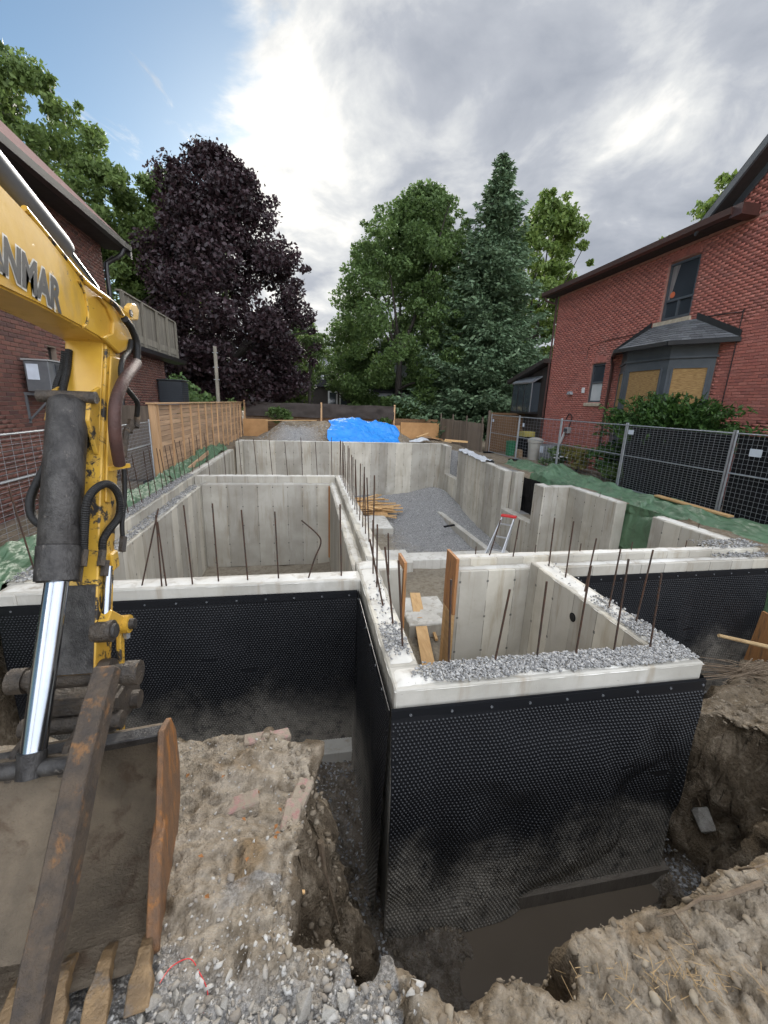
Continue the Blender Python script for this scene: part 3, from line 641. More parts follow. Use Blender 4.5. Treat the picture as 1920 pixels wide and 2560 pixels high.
P4 = onwall(2600, -3.35, -3.11, 5.0, 12.2, lambda x, y: .8+0*x); P5 = onwall(1500, -3.08, -2.88, 5.0, 11.7, lambda x, y: .8+0*x); P5[:, 2] -= .21
P6 = onwall(900, 6.3, 7.4, 5.1, 5.65, lambda x, y: np.clip((x-6.2)/.8, 0, 1)); P6[:, 2] -= np.where(P6[:, 1] < 5.28, .1, 0); P6[:, 2] += .02*RNG.random(len(P6))
pebbles('gravel', np.concatenate([P4, P5, P6]), (.012, .026), M_PEB, FND)
# rebar
def rebar(base, tip, r=.0095, mids=None):
    pts = [Vector(base)-Vector((0, 0, .05))]+[Vector(m_) for m_ in (mids or [])]+[Vector(tip)]
    pts = smoothpath(pts, 5) if mids else pts
    return MB().tube(pts, r, 6).build('rebar', M_REBAR, FND)
def zoomed(reg, wpx, p): s = (reg[2]-reg[0])/wpx; return reg[0]+s*p[0], reg[1]+s*p[1]
ZR1 = (850, 1300, 1750, 1800)
def rb_px(reg, wpx, b, tp, z=0.0, r=.0095, lean=0.0):
    B = PZ(*zoomed(reg, wpx, b), z); T = PY(*zoomed(reg, wpx, tp), B[1]-lean)
    rebar(B, T, r)
for b_, t_ in [((502, 672), (512, 275)), ((710, 660), (783, 320)), ((907, 638), (953, 283)), ((1085, 628), (1157, 210)), ((1262, 610), (1330, 180)), ((1428, 600), (1482, 248)), ((1362, 475), (1443, 138)), ((1237, 410), (1293, 135)), ((1125, 335), (1182, 85)), ((1038, 272), (1077, 5)), ((962, 217), (990, -10)),
               ((291, 590), (270, 185)), ((248, 485), (207, 123)), ((203, 398), (137, 88)), ((170, 315), (172, 20)), ((153, 250), (152, 0)), ((685, 165), (740, 0)), ((797, 167), (828, 0)), ((225, 235), (222, 60))]:
    rb_px(ZR1, 1659, b_, t_)
ZR2 = (400, 900, 1100, 1500)
for b_, t_ in [((38, 1335), (-15, 960)), ((193, 1325), (140, 860)), ((347, 1313), (310, 850)), ((521, 1308), (482, 888)), ((703, 1298), (680, 898)), ((1075, 1280), (1067, 855)), ((-115, 1337), (-10, 880)), ((10, 1337), (-25, 920))]:
    rb_px(ZR2, 1659, b_, t_)
B = PZ(*zoomed(ZR2, 1659, (873, 1290)), 0)
rebar(B, PY(*zoomed(ZR2, 1659, (838, 950)), B[1]), .0095, [PY(*zoomed(ZR2, 1659, (915, 1180)), B[1]), PY(*zoomed(ZR2, 1659, (953, 1085)), B[1]), PY(*zoomed(ZR2, 1659, (930, 1030)), B[1])])
for xx in np.linspace(-2.7, .7, 9): rebar((xx, 12.22, 0), (xx-.03+random.uniform(-.03, .03), 12.2, 1.02+random.uniform(-.08, .1)))
for i, yy in enumerate(np.linspace(5.7, 12.2, 17)): rebar((.93, yy, 0), (.92+random.uniform(-.05, .03), yy+random.uniform(-.05, .03), 1.05+random.uniform(-.08, .08)))
for yy in np.linspace(5.3, 11.9, 18): rebar((-3.24+random.uniform(-.03, .03), yy, 0), (-3.30+random.uniform(-.05, .03), yy+random.uniform(-.04, .04), 1.02+random.uniform(-.12, .08)))
for yy in (12.6, 13.4, 14.4, 15.6): rebar((-3.24, yy, 0), (-3.27, yy, 1.0))
for xx in (2.4, 3.35, 4.1, 5.0, 6.0): rebar((xx, 5.4, 0), (xx, 5.4, .13), .008)
for xx, yy in ((6.7, 14), (6.72, 15.2), (7.3, 9.2), (7.3, 6.4)): rebar((xx, yy, 0), (xx, yy, .10), .007)
# ------------------------------------------------------------------ excavator
XC = -1.16
EXC = thing('excavator', (XC, 1.6, -.3), 'worn yellow excavator arm with muddy bucket and thumb at left', 'excavator')
def sp(mb, prof, x0, x1): return mb.prism(prof, x0, x1)
XR = XC+.105; XL = XC-.105
def pr(x, y): p = PX(x, y, XR); return (p[1], p[2])
boom_prof = [pr(0, 458), pr(95, 560), pr(190, 678), pr(245, 728), pr(285, 757), pr(318, 785), pr(330, 830), pr(322, 868), pr(291, 884), pr(262, 852), pr(202, 817), pr(100, 763), pr(0, 716)]
y0b, z0b = pr(0, 458); y1b, z1b = pr(0, 716)
boom_prof = [(-1.9, .7), (-1.25, 2.3), (-.2, 3.24), (.4, 3.30)]+boom_prof+[(.5, 2.86), (-.1, 2.78), (-.85, 2.1), (-1.4, .6)]
BOOM = MB().prism(boom_prof, XL, XR).build('boom', M_YEL, EXC, bev=.008, seg=2)
# raised knuckle casting and weld ring at the boom tip
kn = [pr(238, 740), pr(262, 770), pr(276, 805), pr(274, 832), pr(250, 842), pr(256, 850), pr(291, 884), pr(322, 868), pr(330, 830), pr(318, 785), pr(285, 757)]
MB().prism(kn, XR-.005, XR+.018).build('knuckle_plate', M_YEL, BOOM, bev=.006)
MB().tube(smoothpath([PX(*p, XR+.004) for p in ((195, 700), (212, 735), (219, 775), (218, 805), (208, 818))]), .006, 6).build('weld_bead', M_YELW, BOOM, smooth=True)
MB().prism([pr(308, 766), pr(316, 757), pr(326, 760), pr(333, 775), pr(331, 800), pr(312, 800)], XR+.0, XR+.035).build('pin_ear', M_YEL, BOOM, bev=.006)
MB().tube([PX(326, 783, XR+.034), PX(326, 783, XR+.034)+np.array([.008, 0, 0])], .02, 14).build('pin', M_GREASE, BOOM)
# arm cylinder riding along the top of the boom
c0 = PX(0, 430, XC+.02); c1 = PX(160, 622, XC+.02); c2 = PX(236, 722, XC+.02)
cdir = (Vector(c1)-Vector(c0)).normalized()
BC = MB().tube([Vector(c0)-cdir*1.3, Vector(c1)-cdir*.05, Vector(c1)], [.052, .052, .046], 20).build('arm_cylinder', M_ACG, EXC, smooth=True)
MB().tube([c1, c2], .027, 16).build('cylinder_rod', M_CHROME, BC, smooth=True)
MB().tube(smoothpath([PX(60, 520, XR-.01), PX(140, 618, XR-.01), PX(200, 690, XR+.0), PX(235, 722, XR+.02), PX(285, 760, XR+.03), PX(306, 790, XR+.04)]), .013, 8).build('hydraulic_pipe', M_YELW, EXC, smooth=True)
# lettering on the boom side
def lettering():
    pA = PX(-86, 560, XR+.0025); pB = PX(152, 745, XR+.0025)
    cu = bpy.data.curves.new('t', 'FONT'); cu.body = 'YANMAR'; cu.size = 1; cu.offset = .028; cu.extrude = 0; cu.shear = .08
    to = bpy.data.objects.new('t', cu); COL.objects.link(to); dg = bpy.context.evaluated_depsgraph_get()
    def grab(off):
        cu.offset = off; bpy.context.view_layer.update(); d = bpy.context.evaluated_depsgraph_get()
        me = to.evaluated_get(d).to_mesh(); v = np.array([tuple(q.co) for q in me.vertices]); f = [tuple(p.vertices) for p in me.polygons]; to.evaluated_get(d).to_mesh_clear(); return v, f
    v1, f1 = grab(.042); v2, f2 = grab(.085)
    bpy.data.objects.remove(to)
    w_ = v1[:, 0].max()-v1[:, 0].min()
    a = Vector(pA); b = Vector(pB); ux = (b-a); Lx = ux.length; ux.normalize(); uz = Vector((1, 0, 0)).cross(ux) * -1
    if uz.z < 0: uz = -uz
    s = Lx/w_; hs = s*1.45
    def place(v, dx): return [tuple(a+ux*(p[0]-v1[:, 0].min())*s+uz*(p[1]-.36)*hs+Vector((dx, 0, 0))) for p in v]
    raw('letter_outline', place(v2, 0), f2, M_LETW, BOOM); raw('lettering', place(v1, .002), f1, M_LETTER, BOOM)
lettering()
# stick
SX0, SX1 = XC-.10, XC+.10
stick_prof = [(2.64, 2.40), (2.60, 2.28), (2.30, 1.50), (2.03, .76), (2.08, .68), (2.20, .70), (2.42, 1.30), (2.68, 1.95), (2.82, 2.42), (2.80, 2.50)]
STICK = MB().prism(stick_prof, SX0, SX1).build('stick', M_YELW, EXC, bev=.006)
MB().prism([(2.635, 2.38), (2.598, 2.278), (2.45, 1.90), (2.442, 1.905), (2.59, 2.29), (2.626, 2.385)], SX0+.012, SX1-.012).build('front_plate', M_YEL, STICK, bev=.003)
MB().prism([(2.175, 1.16), (2.025, .75), (2.017, .755), (2.167, 1.165)], SX0+.005, SX1-.005).build('wear_plate', M_STEEL, STICK, bev=.003)
MB().prism([(2.64, 2.30), (2.52, 2.0), (2.36, 1.55), (2.41, 1.53), (2.64, 2.0), (2.76, 2.3)], SX1, SX1+.012).build('side_plate', M_YEL, STICK, bev=.004)
# bracket that carries the thumb cylinder
MB().prism([(2.55, 2.14), (2.42, 2.10), (2.36, 1.97), (2.40, 1.80), (2.42, 1.78)], XC+.062, XC+.085).build('cylinder_bracket', M_YELW, STICK, bev=.004)
MB().prism([(2.55, 2.14), (2.42, 2.10), (2.36, 1.97), (2.40, 1.80), (2.42, 1.78)], XC-.115, XC-.092).build('cylinder_bracket', M_YELW, STICK, bev=.004)
cy1 = Vector((XC-.02, 2.41, 2.05)); cy0 = Vector(PX(143, 1452, XC)); rod = Vector(PX(78, 1922, XC)); cd = (cy0-cy1).normalized()
TC = MB().tube([cy1-cd*.02, cy1, cy1+cd*.02, cy0-cd*.17, cy0-cd*.165, cy0-cd*.16, cy0, cy0+cd*.004], [.06, .082, .086, .086, .083, .089, .089, .055], 26).build('thumb_cylinder', M_STEEL, EXC, smooth=True)
MB().tube([cy0, rod], .0475, 24).build('cylinder_rod', M_CHROME, TC, smooth=True)
MB().tube([rod-cd*.07, rod+cd*.03], .052, 20).build('rod_end', M_STEEL, TC, smooth=True)
MB().tube([cy1+Vector((-.13, .0, .03)), cy1+Vector((.13, 0, .03))], .03, 14).build('pin', M_GREASE, TC, smooth=True)
# thumb : two tines, plate, clevis
def thumbtine(x0, x1):
    P = [PX(q[0], q[1], XC+.25) for q in ((285, 1672), (262, 1775), (228, 1930), (200, 2080), (168, 2240), (135, 2380), (92, 2600))]
    P = [(p[1], p[2]) for p in P]; n = len(P); hw = [.045, .06, .068, .07, .066, .06, .045]; A = []; Bk = []
    for i, p in enumerate(P):
        a = P[max(i-1, 0)]; b = P[min(i+1, n-1)]; d = Vector((b[0]-a[0], b[1]-a[1])).normalized(); nn = (-d[1], d[0])
        A.append((p[0]+nn[0]*hw[i]*.2, p[1]+nn[1]*hw[i]*.2)); Bk.append((p[0]-nn[0]*hw[i]*1.6, p[1]-nn[1]*hw[i]*1.6))
    return MB().prism(A+Bk[::-1], x0, x1).build('thumb_tine', M_RUST, THUMB, bev=.006)
THUMB = MB().tube([(XC-.29, 2.08, .70), (XC+.26, 2.08, .70)], .05, 18).build('thumb_hub', M_GREASE, EXC, smooth=True)
thumbtine(XC+.19, XC+.28); thumbtine(XC-.30, XC-.215)
pt = [PX(q[0], q[1], XC) for q in ((85, 1905), (60, 2050), (40, 2180), (5, 2330), (-30, 2450))]
prof = [(p[1]+.03, p[2]) for p in pt]; MB().prism(prof+[(p[0]+.03, p[1]-.02) for p in prof[::-1]], XC-.22, XC+.20).build('thumb_plate', M_BUCKET, THUMB, bev=.004)
for dx in (-.115, .085):
    c = PX(100, 1915, XC); MB().prism([(c[1]+.16, c[2]+.08), (c[1]+.02, c[2]+.07), (c[1]-.05, c[2]-.02), (c[1]-.02, c[2]-.12), (c[1]+.10, c[2]-.16)], XC+dx, XC+dx+.03).build('clevis_plate', M_GREASE, THUMB, bev=.005)
MB().tube([Vector(rod)+Vector((-.14, 0, 0)), Vector(rod)+Vector((.17, 0, 0))], .034, 16).build('clevis_pin', M_STEEL, THUMB, smooth=True)
for dx in (-.27, -.16, .12, .25):
    MB().tube([(XC+dx-.035, 2.08, .70), (XC+dx+.035, 2.08, .70)], .08 if abs(dx) < .24 else .062, 20).build('hub_boss', M_GREASE, THUMB, smooth=True, bev=0)
# bucket linkage on the far side of the stick
la = PX(262, 1578, SX1+.03); lb_ = PX(318, 1560, SX1+.06); ay, az, by, bz = la[1], la[2], lb_[1], lb_[2]
LK = MB().prism([(ay-.04, az+.03), (ay+.06, az+.09), (by, bz+.05), (by+.04, bz), (by, bz-.05), (ay+.06, az-.01), (ay-.02, az-.04)], SX1+.0, SX1+.05).build('link_arm', M_YEL, EXC, bev=.006)
MB().prism([(by-.03, bz-.03), (by+.02, bz-.04), (by-.14, bz-.62), (by-.20, bz-.60)], SX1+.01, SX1+.035).build('bucket_link', M_YELW, LK, bev=.005)
MB().tube([(SX1-.02, ay, az), (SX1+.07, ay, az)], .055, 18).build('pivot_boss', M_GREASE, LK, smooth=True); MB().tube([(SX1+.07, ay, az), (SX1+.085, ay, az)], .036, 14).build('pin', M_STEEL, LK, smooth=True)
MB().tube([(SX1+.0, by, bz), (SX1+.075, by, bz)], .05, 18).build('pivot_boss', M_YEL, LK, smooth=True); MB().tube([(SX1+.074, by, bz), (SX1+.10, by, bz)], .030, 14).build('pin', M_STEEL, LK, smooth=True)
MB().tube([(SX1+.05, by, bz-.05), (SX1+.05, by, bz-.085)], .018, 6).build('bolt', M_GALV, LK)
br = MB().tube([PX(271, 1415, SX1+.02), PX(264, 1545, SX1+.02)], .02, 14).build('cylinder_rod', M_CHROME, EXC, smooth=True)
MB().box((XC-.19, 2.0, .52), (XC+.19, 2.2, .62)).build('coupler_block', M_GREASE, EXC, bev=.02, seg=2)
for yy, zz_, rr in ((2.02, .47, .045), (2.24, .42, .05)): MB().tube([(XC-.26, yy, zz_), (XC+.2, yy, zz_)], rr, 16).build('coupler_pin', M_GREASE, EXC, smooth=True)
MB().prism([(2.10, .62), (2.32, .60), (2.36, .40), (2.2, .36), (2.0, .42)], XC+.13, XC+.16).build('coupler_plate', M_GREASE, EXC, bev=.006)
MB().prism([(2.10, .62), (2.32, .60), (2.36, .40), (2.2, .36), (2.0, .42)], XC-.16, XC-.13).build('coupler_plate', M_GREASE, EXC, bev=.006)
# bucket
BX0, BX1 = XC-.47, XC+.47
inn = [(1.95, .40), (2.05, .36), (2.12, .24), (2.13, .05), (2.06, -.12), (1.92, -.21), (1.70, -.245), (1.44, -.205)]
out = [(1.97, .43), (2.07, .39), (2.15, .25), (2.16, .05), (2.085, -.14), (1.93, -.24), (1.70, -.275), (1.43, -.235)]
dens_ = lambda P: [(v.x, v.y) for v in smoothpath([(p[0], p[1], 0) for p in P], 5)]
inn = dens_(inn); out = dens_(out)
mbk = MB(); n_ = len(inn); xs_ = np.linspace(BX0, BX1, 2)
mbk.prism(inn+out[::-1], BX0, BX1); BUCK = mbk.build('bucket_shell', M_BUCKET, EXC, smooth=True)
MB().prism([(1.93, .43), (1.99, .445), (2.01, .375), (1.96, .365)], BX0-.004, BX1+.004).build('top_lip', M_STEEL, BUCK, bev=.006)
for x0, x1, nm in ((BX1, BX1+.028, 'side_plate'), (BX0-.028, BX0, 'side_plate')):
    MB().prism([(1.91, .47), (2.0, .44), (2.09, .40), (2.165, .26), (2.175, .04), (2.10, -.15), (1.94, -.255), (1.70, -.29), (1.40, -.245), (1.52, -.08), (1.70, .16)], x0, x1).build(nm, M_ORANGE, BUCK, bev=.005)
MB().prism([(1.72, .13), (1.66, .05), (1.40, -.235), (1.38, -.19), (1.60, .10)], BX1-.012, BX1+.040).build('side_cutter', M_ORANGE, BUCK, bev=.006)
MB().prism([(1.48, -.20), (1.36, -.195), (1.34, -.215), (1.45, -.24)], BX0, BX1).build('cutting_edge', M_BUCKET, BUCK, bev=.004)
def tooth(x):
    st = [(1.47, -.20, .022, .008), (1.42, -.172, .025, .020), (1.385, -.168, .024, .026), (1.378, -.168, .029, .029), (1.33, -.172, .031, .026), (1.285, -.182, .050, .020), (1.20, -.205, .048, .006)]
    V = []; Fc = []
    for (y, z, hw, hh) in st: V += [(x-hw, y, z-hh), (x+hw, y, z-hh), (x+hw*.86, y, z+hh), (x-hw*.86, y, z+hh)]
    for i in range(len(st)-1):
        for k in range(4): Fc.append((i*4+k, i*4+(k+1) % 4, i*4+4+(k+1) % 4, i*4+4+k))
    Fc += [(3, 2, 1, 0), tuple(len(V)-4+k for k in range(4))]
    return MB().poly(V, Fc).build('tooth', M_TOOTH, BUCK, bev=.004)
for k in range(7): tooth(BX1-.005-k*.147)
rotb = Matrix.Translation((BX1, 1.35, 0)) @ Matrix.Rotation(math.radians(7), 4, 'Z') @ Matrix.Translation((-BX1, -1.35, 0))
for o_b in [BUCK]+[o for o in COL.objects if o.parent == BUCK]: o_b.data.transform(rotb)
# hoses
def hose(pts, r, mat=M_HOSE, ribs=False, name='hydraulic_hose', X=None):
    P = smoothpath([PX(p[0], p[1], p[2]) for p in pts], 8)
    if not ribs: return MB().tube(P, r, 10).build(name, mat, EXC, smooth=True)
    L = [0]; 
    for i in range(1, len(P)): L.append(L[-1]+(P[i]-P[i-1]).length)
    Q = []; R = []; s = 0; i = 0; k = 0
    while s < L[-1]:
        while L[i+1] < s: i += 1
        u = (s-L[i])/(L[i+1]-L[i]); Q.append(P[i].lerp(P[i+1], u)); R.append(r*(1.0 if k % 2 == 0 else .86)); k += 1; s += .0055
    return MB().tube(Q, R, 10).build(name, mat, EXC)
def zq(p): return zoomed((0, 800, 500, 1500), 1580, p)
def H1(pts, xs): return [(*zq(p), x) for p, x in zip(pts, xs)]
hose(H1([(985, -10), (1040, 70), (1080, 180), (1085, 320)], [XR+.05]*4), .020)
hose(H1([(1035, 165), (1020, 240), (970, 310), (955, 420), (985, 520), (1040, 590), (1085, 660), (1080, 760)], [XR+.03, XR+.04, XR+.05, XR+.06, XR+.06, XR+.07, XR+.07, XR+.05]), .014)
hose(H1([(1080, 340), (985, 470), (925, 610), (905, 760), (915, 950), (945, 1140)], [XR+.07, XR+.085, XR+.09, XR+.09, XR+.08, XR+.06]), .030, M_HOSE_R, name='hose_sleeve')
hose(H1([(520, 250), (500, 400), (455, 520), (450, 640), (470, 690)], [XC-.09, XC-.11, XC-.12, XC-.12, XC-.10]), .022, ribs=True)
hose(H1([(545, 240), (530, 400), (500, 540), (500, 680)], [XC-.07]*4), .018, ribs=True)
hose(H1([(405, 860), (410, 980), (360, 1150), (290, 1290), (240, 1420), (250, 1540), (310, 1610), (380, 1640)], [XC-.10, XC-.13, XC-.16, XC-.18, XC-.19, XC-.18, XC-.14, XC-.08]), .020)
hose(H1([(660, 1830), (670, 1620), (690, 1430), (760, 1330), (850, 1295), (920, 1350), (950, 1450), (935, 1560), (860, 1660), (815, 1740), (810, 1820)], [XC+.08, XC+.10, XC+.12, XC+.13, XC+.14, XC+.145, XC+.145, XC+.14, XC+.13, XC+.12, XC+.11]), .020, ribs=True)
hose(H1([(980, 1180), (985, 1400), (965, 1600), (970, 1730)], [SX1+.05]*4), .012)
for p, x in (((660, 1880), XC+.085), ((805, 1880), XC+.115), ((830, 1960), XC+.12), ((970, 1770), SX1+.06), ((410, 830), XC-.11), ((1080, 800), SX1+.04), ((1030, 840), SX1+.02), ((620, 2000), XC+.06)):
    c = Vector(PX(*zq(p), x)); d = Vector((0, .02, .035)); MB().tube([c-d, c+d], .02, 6).build('hose_fitting', M_GREASE, EXC)
MB().tube(smoothpath([PX(*zq(p), SX1+.02) for p in ((1075, 830), (1010, 860), (985, 960), (975, 1080))]), .02, 8).build('hydraulic_pipe', M_GREASE, EXC, smooth=True)
c = Vector(PX(*zq((930, 1160)), SX1+.03)); MB().beam(c+Vector((-.02, -.07, 0)), c+Vector((.03, .06, .0)), .03, .022).build('hose_clamp', M_YEL, EXC)
c = Vector(PX(*zq((870, 1900)), SX1-.01)); MB().box(c-Vector((.03, .04, .05)), c+Vector((.03, .04, .05))).build('valve_block', M_YELW, EXC, bev=.008)
# ------------------------------------------------------------------ bricks
BRK_L, BRK_H, MJ = .205, .062, .0125
def box_mesh(name, a, b, mat, bev=.003):
    o = MB().box(a, b).build(name, mat, None, bev=bev); me = o.data; bpy.data.objects.remove(o); return me
def brick_field(parent, plane_x, sgn, y0, y1, z0, z1, holes, matA, matP, near_n, pivot, clip=None):
    """ running-bond bricks on the plane x = plane_x, faces proud towards sgn """
    rows = int((z1-z0)/(BRK_H+MJ)); P = []
    for r in range(rows):
        z = z0+r*(BRK_H+MJ); off = (r % 2)*(BRK_L+MJ)/2
        y = y0-off
        while y < y1:
            a, b = max(y, y0), min(y+BRK_L, y1); y += BRK_L+MJ
            if clip is not None: b = min(b, clip(z+BRK_H))
            if b-a < .04: continue
            zt = z+BRK_H; segs = [(a, b)]
            for (ha, hb, hz0, hz1) in holes:
                if zt > hz0 and z < hz1:
                    ns = []
                    for (p, q) in segs:
                        if q <= ha or p >= hb: ns.append((p, q)); continue
                        if ha-p > .03: ns.append((p, ha))
                        if q-hb > .03: ns.append((hb, q))
                    segs = ns
            for (p, q) in segs: P.append((p, q, z, zt))
    P = np.array(P); cxy = np.stack([(P[:, 0]+P[:, 1])/2-0, (P[:, 2]+P[:, 3])/2], -1)
    full = np.abs(P[:, 1]-P[:, 0]-BRK_L) < .002
    d = np.hypot(cxy[:, 0]-pivot[0], cxy[:, 1]-pivot[1])+np.where(full, 0, 99)
    near = np.zeros(len(P), bool); near[np.argsort(d)[:near_n]] = True
    me = box_mesh('brick', (-.02, -BRK_L/2, -BRK_H/2), (.02, BRK_L/2, BRK_H/2), matP)
    for i in np.where(near)[0]:
        link(me, 'brick', parent, loc=(plane_x-sgn*.012+sgn*random.uniform(0, .004), cxy[i, 0], cxy[i, 1]))
    Q = P[~near]; n = len(Q); pr_ = plane_x+sgn*(.008+RNG.uniform(0, .004, n)); bk = np.full(n, plane_x-sgn*.01)
    c = .004
    V = np.stack([np.stack([bk, Q[:, 0], Q[:, 2]], -1), np.stack([bk, Q[:, 1], Q[:, 2]], -1), np.stack([bk, Q[:, 1], Q[:, 3]], -1), np.stack([bk, Q[:, 0], Q[:, 3]], -1),
                  np.stack([pr_, Q[:, 0]+c, Q[:, 2]+c], -1), np.stack([pr_, Q[:, 1]-c, Q[:, 2]+c], -1), np.stack([pr_, Q[:, 1]-c, Q[:, 3]-c], -1), np.stack([pr_, Q[:, 0]+c, Q[:, 3]-c], -1)], 1)
    f = np.array([(4, 5, 6, 7), (0, 1, 5, 4), (1, 2, 6, 5), (2, 3, 7, 6), (3, 0, 4, 7)])
    if sgn < 0: f = f[:, ::-1]
    f = (f[None]+(np.arange(n)*8)[:, None, None]).reshape(-1, 4)
    o = raw('brickwork', V.reshape(-1, 3), f, matA, parent, rnd=np.repeat(RNG.random(n), 5)); o['kind'] = 'stuff'
def holed(mb, xa, xb, y0, y1, z0, z1, holes):
    ys = sorted({y0, y1, *[min(max(h[i], y0), y1) for h in holes for i in (0, 1)]}); zs = sorted({z0, z1, *[min(max(h[i], z0), z1) for h in holes for i in (2, 3)]})
    for a, b in zip(ys, ys[1:]):
        run = None
        for c, d in zip(zs, zs[1:]):
            m, n = (a+b)/2, (c+d)/2
            if any(h[0] < m < h[1] and h[2] < n < h[3] for h in holes):
                if run: mb.box((xa, a, run[0]), (xb, b, run[1])); run = None
            else: run = (run[0], d) if run else (c, d)
        if run: mb.box((xa, a, run[0]), (xb, b, run[1]))
    return mb
# ------------------------------------------------------------------ left house
LX = -4.9
LH = thing('brick_house', (LX-3, 8, 0), 'dark brown brick house with black gutter and roof deck on the left', 'house')
ywA, ywB = 9.0, 9.95
LWH = [(8.0, 10.05, 4.45, 5.58), (9.55, 9.85, 2.66, 2.95)]
WL_ = holed(MB(), LX-.25, LX-.004, 2.0, 12.5, -.3, 5.72, LWH).box((LX-5, 12.2, -.3), (LX-.26, 12.49, 5.72)).box((LX-5, 12.5, -.3), (LX-.006, 16.5, 3.42)).build('wall', M_MORT_L, LH)
brick_field(WL_, LX, 1, 5.0, 12.5, 0.0, 5.7, LWH, M_BLA, M_BL, 300, (8.9, 2.6))
brick_field(WL_, LX-.002, 1, 12.52, 16.5, 0.6, 3.4, [], M_BLA, M_BL, 0, (12, 2))
# roof
RL = MB().prism([(LX+.48, 5.80), (LX-3.2, 9.3), (LX-3.2, 9.1), (LX+.48, 5.62)], 1.5, 12.85, axis=1).build('roof', M_ROOFR, LH)
MB().box((LX-.02, 1.5, 5.60), (LX+.46, 12.8, 5.66)).build('soffit', M_SOFFIT, RL)
MB().prism([(LX+.46, 5.58), (LX+.57, 5.60), (LX+.59, 5.72), (LX+.46, 5.72)], 1.5, 12.87, axis=1).build('gutter', M_BLKMET, RL)
MB().prism([(LX-3.2, 9.1), (LX+.46, 5.61), (LX-3.2, 5.61)], 12.52, 12.56, axis=1).build('gable_wall', M_MORT_L, LH)
MB().prism([(LX+.56, 5.60), (LX-3.2, 9.18), (LX-3.2, 9.0), (LX+.56, 5.44)], 12.80, 12.90, axis=1).build('rake_board', M_BLKMET, RL)
MB().tube(smoothpath([(LX+.5, 12.55, 5.6), (LX+.42, 12.52, 5.42), (LX+.16, 12.5, 5.25), (LX+.09, 12.48, 5.1), (LX+.09, 12.48, 4.2), (LX+.09, 12.45, .3)], 4), .05, 8).build('downspout', M_BLKMET, LH, smooth=True)
WN = MB().box((LX-.16, 8.0, 4.45), (LX-.105, 10.05, 5.58)).build('window', M_BLKMET, LH); MB().box((LX-.104, 8.08, 4.52), (LX-.096, 9.97, 5.50)).build('pane', M_GLASS, WN)
W2 = MB().box((LX-.14, 9.55, 2.66), (LX-.10, 9.85, 2.95)).build('vent_opening', M_BLKMET, LH)
# roof deck on the rear extension
DK = MB().box((LX-4, 12.56, 3.42), (LX+.25, 17.3, 3.54)).build('deck_floor', M_DECK, LH, bev=.01)
MB().prism([(LX+.0, 3.26), (LX+.38, 3.30), (LX+.42, 3.41), (LX, 3.41)], 12.6, 17.9, axis=1).build('deck_gutter', M_BLKMET, DK)
MB().box((LX+.20, 12.7, 3.55), (LX+.25, 17.3, 3.74)).build('rim_board', M_DECK, DK); MB().box((LX+.13, 12.7, 4.66), (LX+.27, 17.36, 4.70)).build('rail_cap', M_DECK, DK)
bm_ = box_mesh('baluster', (-.012, -.045, 0), (.012, .045, .92), M_DECK)
for yy in np.arange(12.8, 17.25, .105): link(bm_, 'baluster', DK, loc=(LX+.205+random.uniform(-.004, .004), yy, 3.742))
for yy in (12.75, 14.1, 15.3, 16.3, 17.27): MB().box((LX+.235, yy-.045, 3.35), (LX+.30, yy+.045, 4.655)).build('rail_post', M_DECK, DK)
MB().box((LX-3.9, 17.28, 3.74), (LX+.2, 17.32, 4.66)).build('end_rail', M_DECK, DK)
for yy, hh in ((13.0, 1.0), (13.3, .8)): MB().tube([(LX-.3, yy, 3.54), (LX-.35, yy+.05, 4.7+hh*.35)], .03, 6).build('trellis_post', M_WOODP, DK)
# air conditioners
AC = thing('wall_air_conditioner', (LX+.25, 9.05, 2.0), 'grey boxy air conditioner on wall bracket behind excavator arm', 'air conditioner')
MB().box((LX+.12, 8.52, 2.10), (LX+.50, 9.52, 2.62)).build('casing', M_ACG, AC, bev=.012); MB().box((LX+.50, 8.72, 2.14), (LX+.512, 9.48, 2.58)).build('coil_grille', M_ACD, AC)
for k in range(14): MB().box((LX+.512, 8.73, 2.16+k*.03), (LX+.518, 9.47, 2.163+k*.03)).build('grille_bar', M_ACG, AC)
MB().box((LX+.16, 8.512, 2.3), (LX+.34, 8.52, 2.56)).build('data_label', M_PAPER, AC); MB().box((LX+.10, 8.50, 2.62), (LX+.52, 9.54, 2.645)).build('lid', M_ACL, AC)
for yy in (8.62, 9.42):
    MB().beam((LX+.0, yy, 2.06), (LX+.52, yy, 2.06), .04, .05).build('bracket_arm', M_ACG, AC); MB().beam((LX+.02, yy, 1.6), (LX+.45, yy, 2.04), .03, .03).build('bracket_brace', M_ACG, AC); MB().beam((LX+.02, yy, 1.55), (LX+.02, yy, 2.06), .04, .03).build('bracket_leg', M_ACG, AC)
AC2 = thing('air_conditioner', (LX+.45, 15.9, 1.85), 'dark blue grey condenser unit above the cedar fence by the house corner', 'air conditioner')
MB().box((LX+.06, 15.5, 1.88), (LX+.80, 16.24, 2.60)).build('casing', M_ACD, AC2, bev=.03, seg=2); MB().box((LX+.03, 15.47, 2.60), (LX+.83, 16.27, 2.645)).build('top_cover', M_ACD, AC2, bev=.015)
for k in range(9): MB().box((LX+.045, 15.485, 1.95+k*.07), (LX+.815, 16.255, 1.972+k*.07)).build('louvre', simple('louvre_blue', (.03, .038, .048)) if k == 0 else bpy.data.materials['louvre_blue'], AC2)
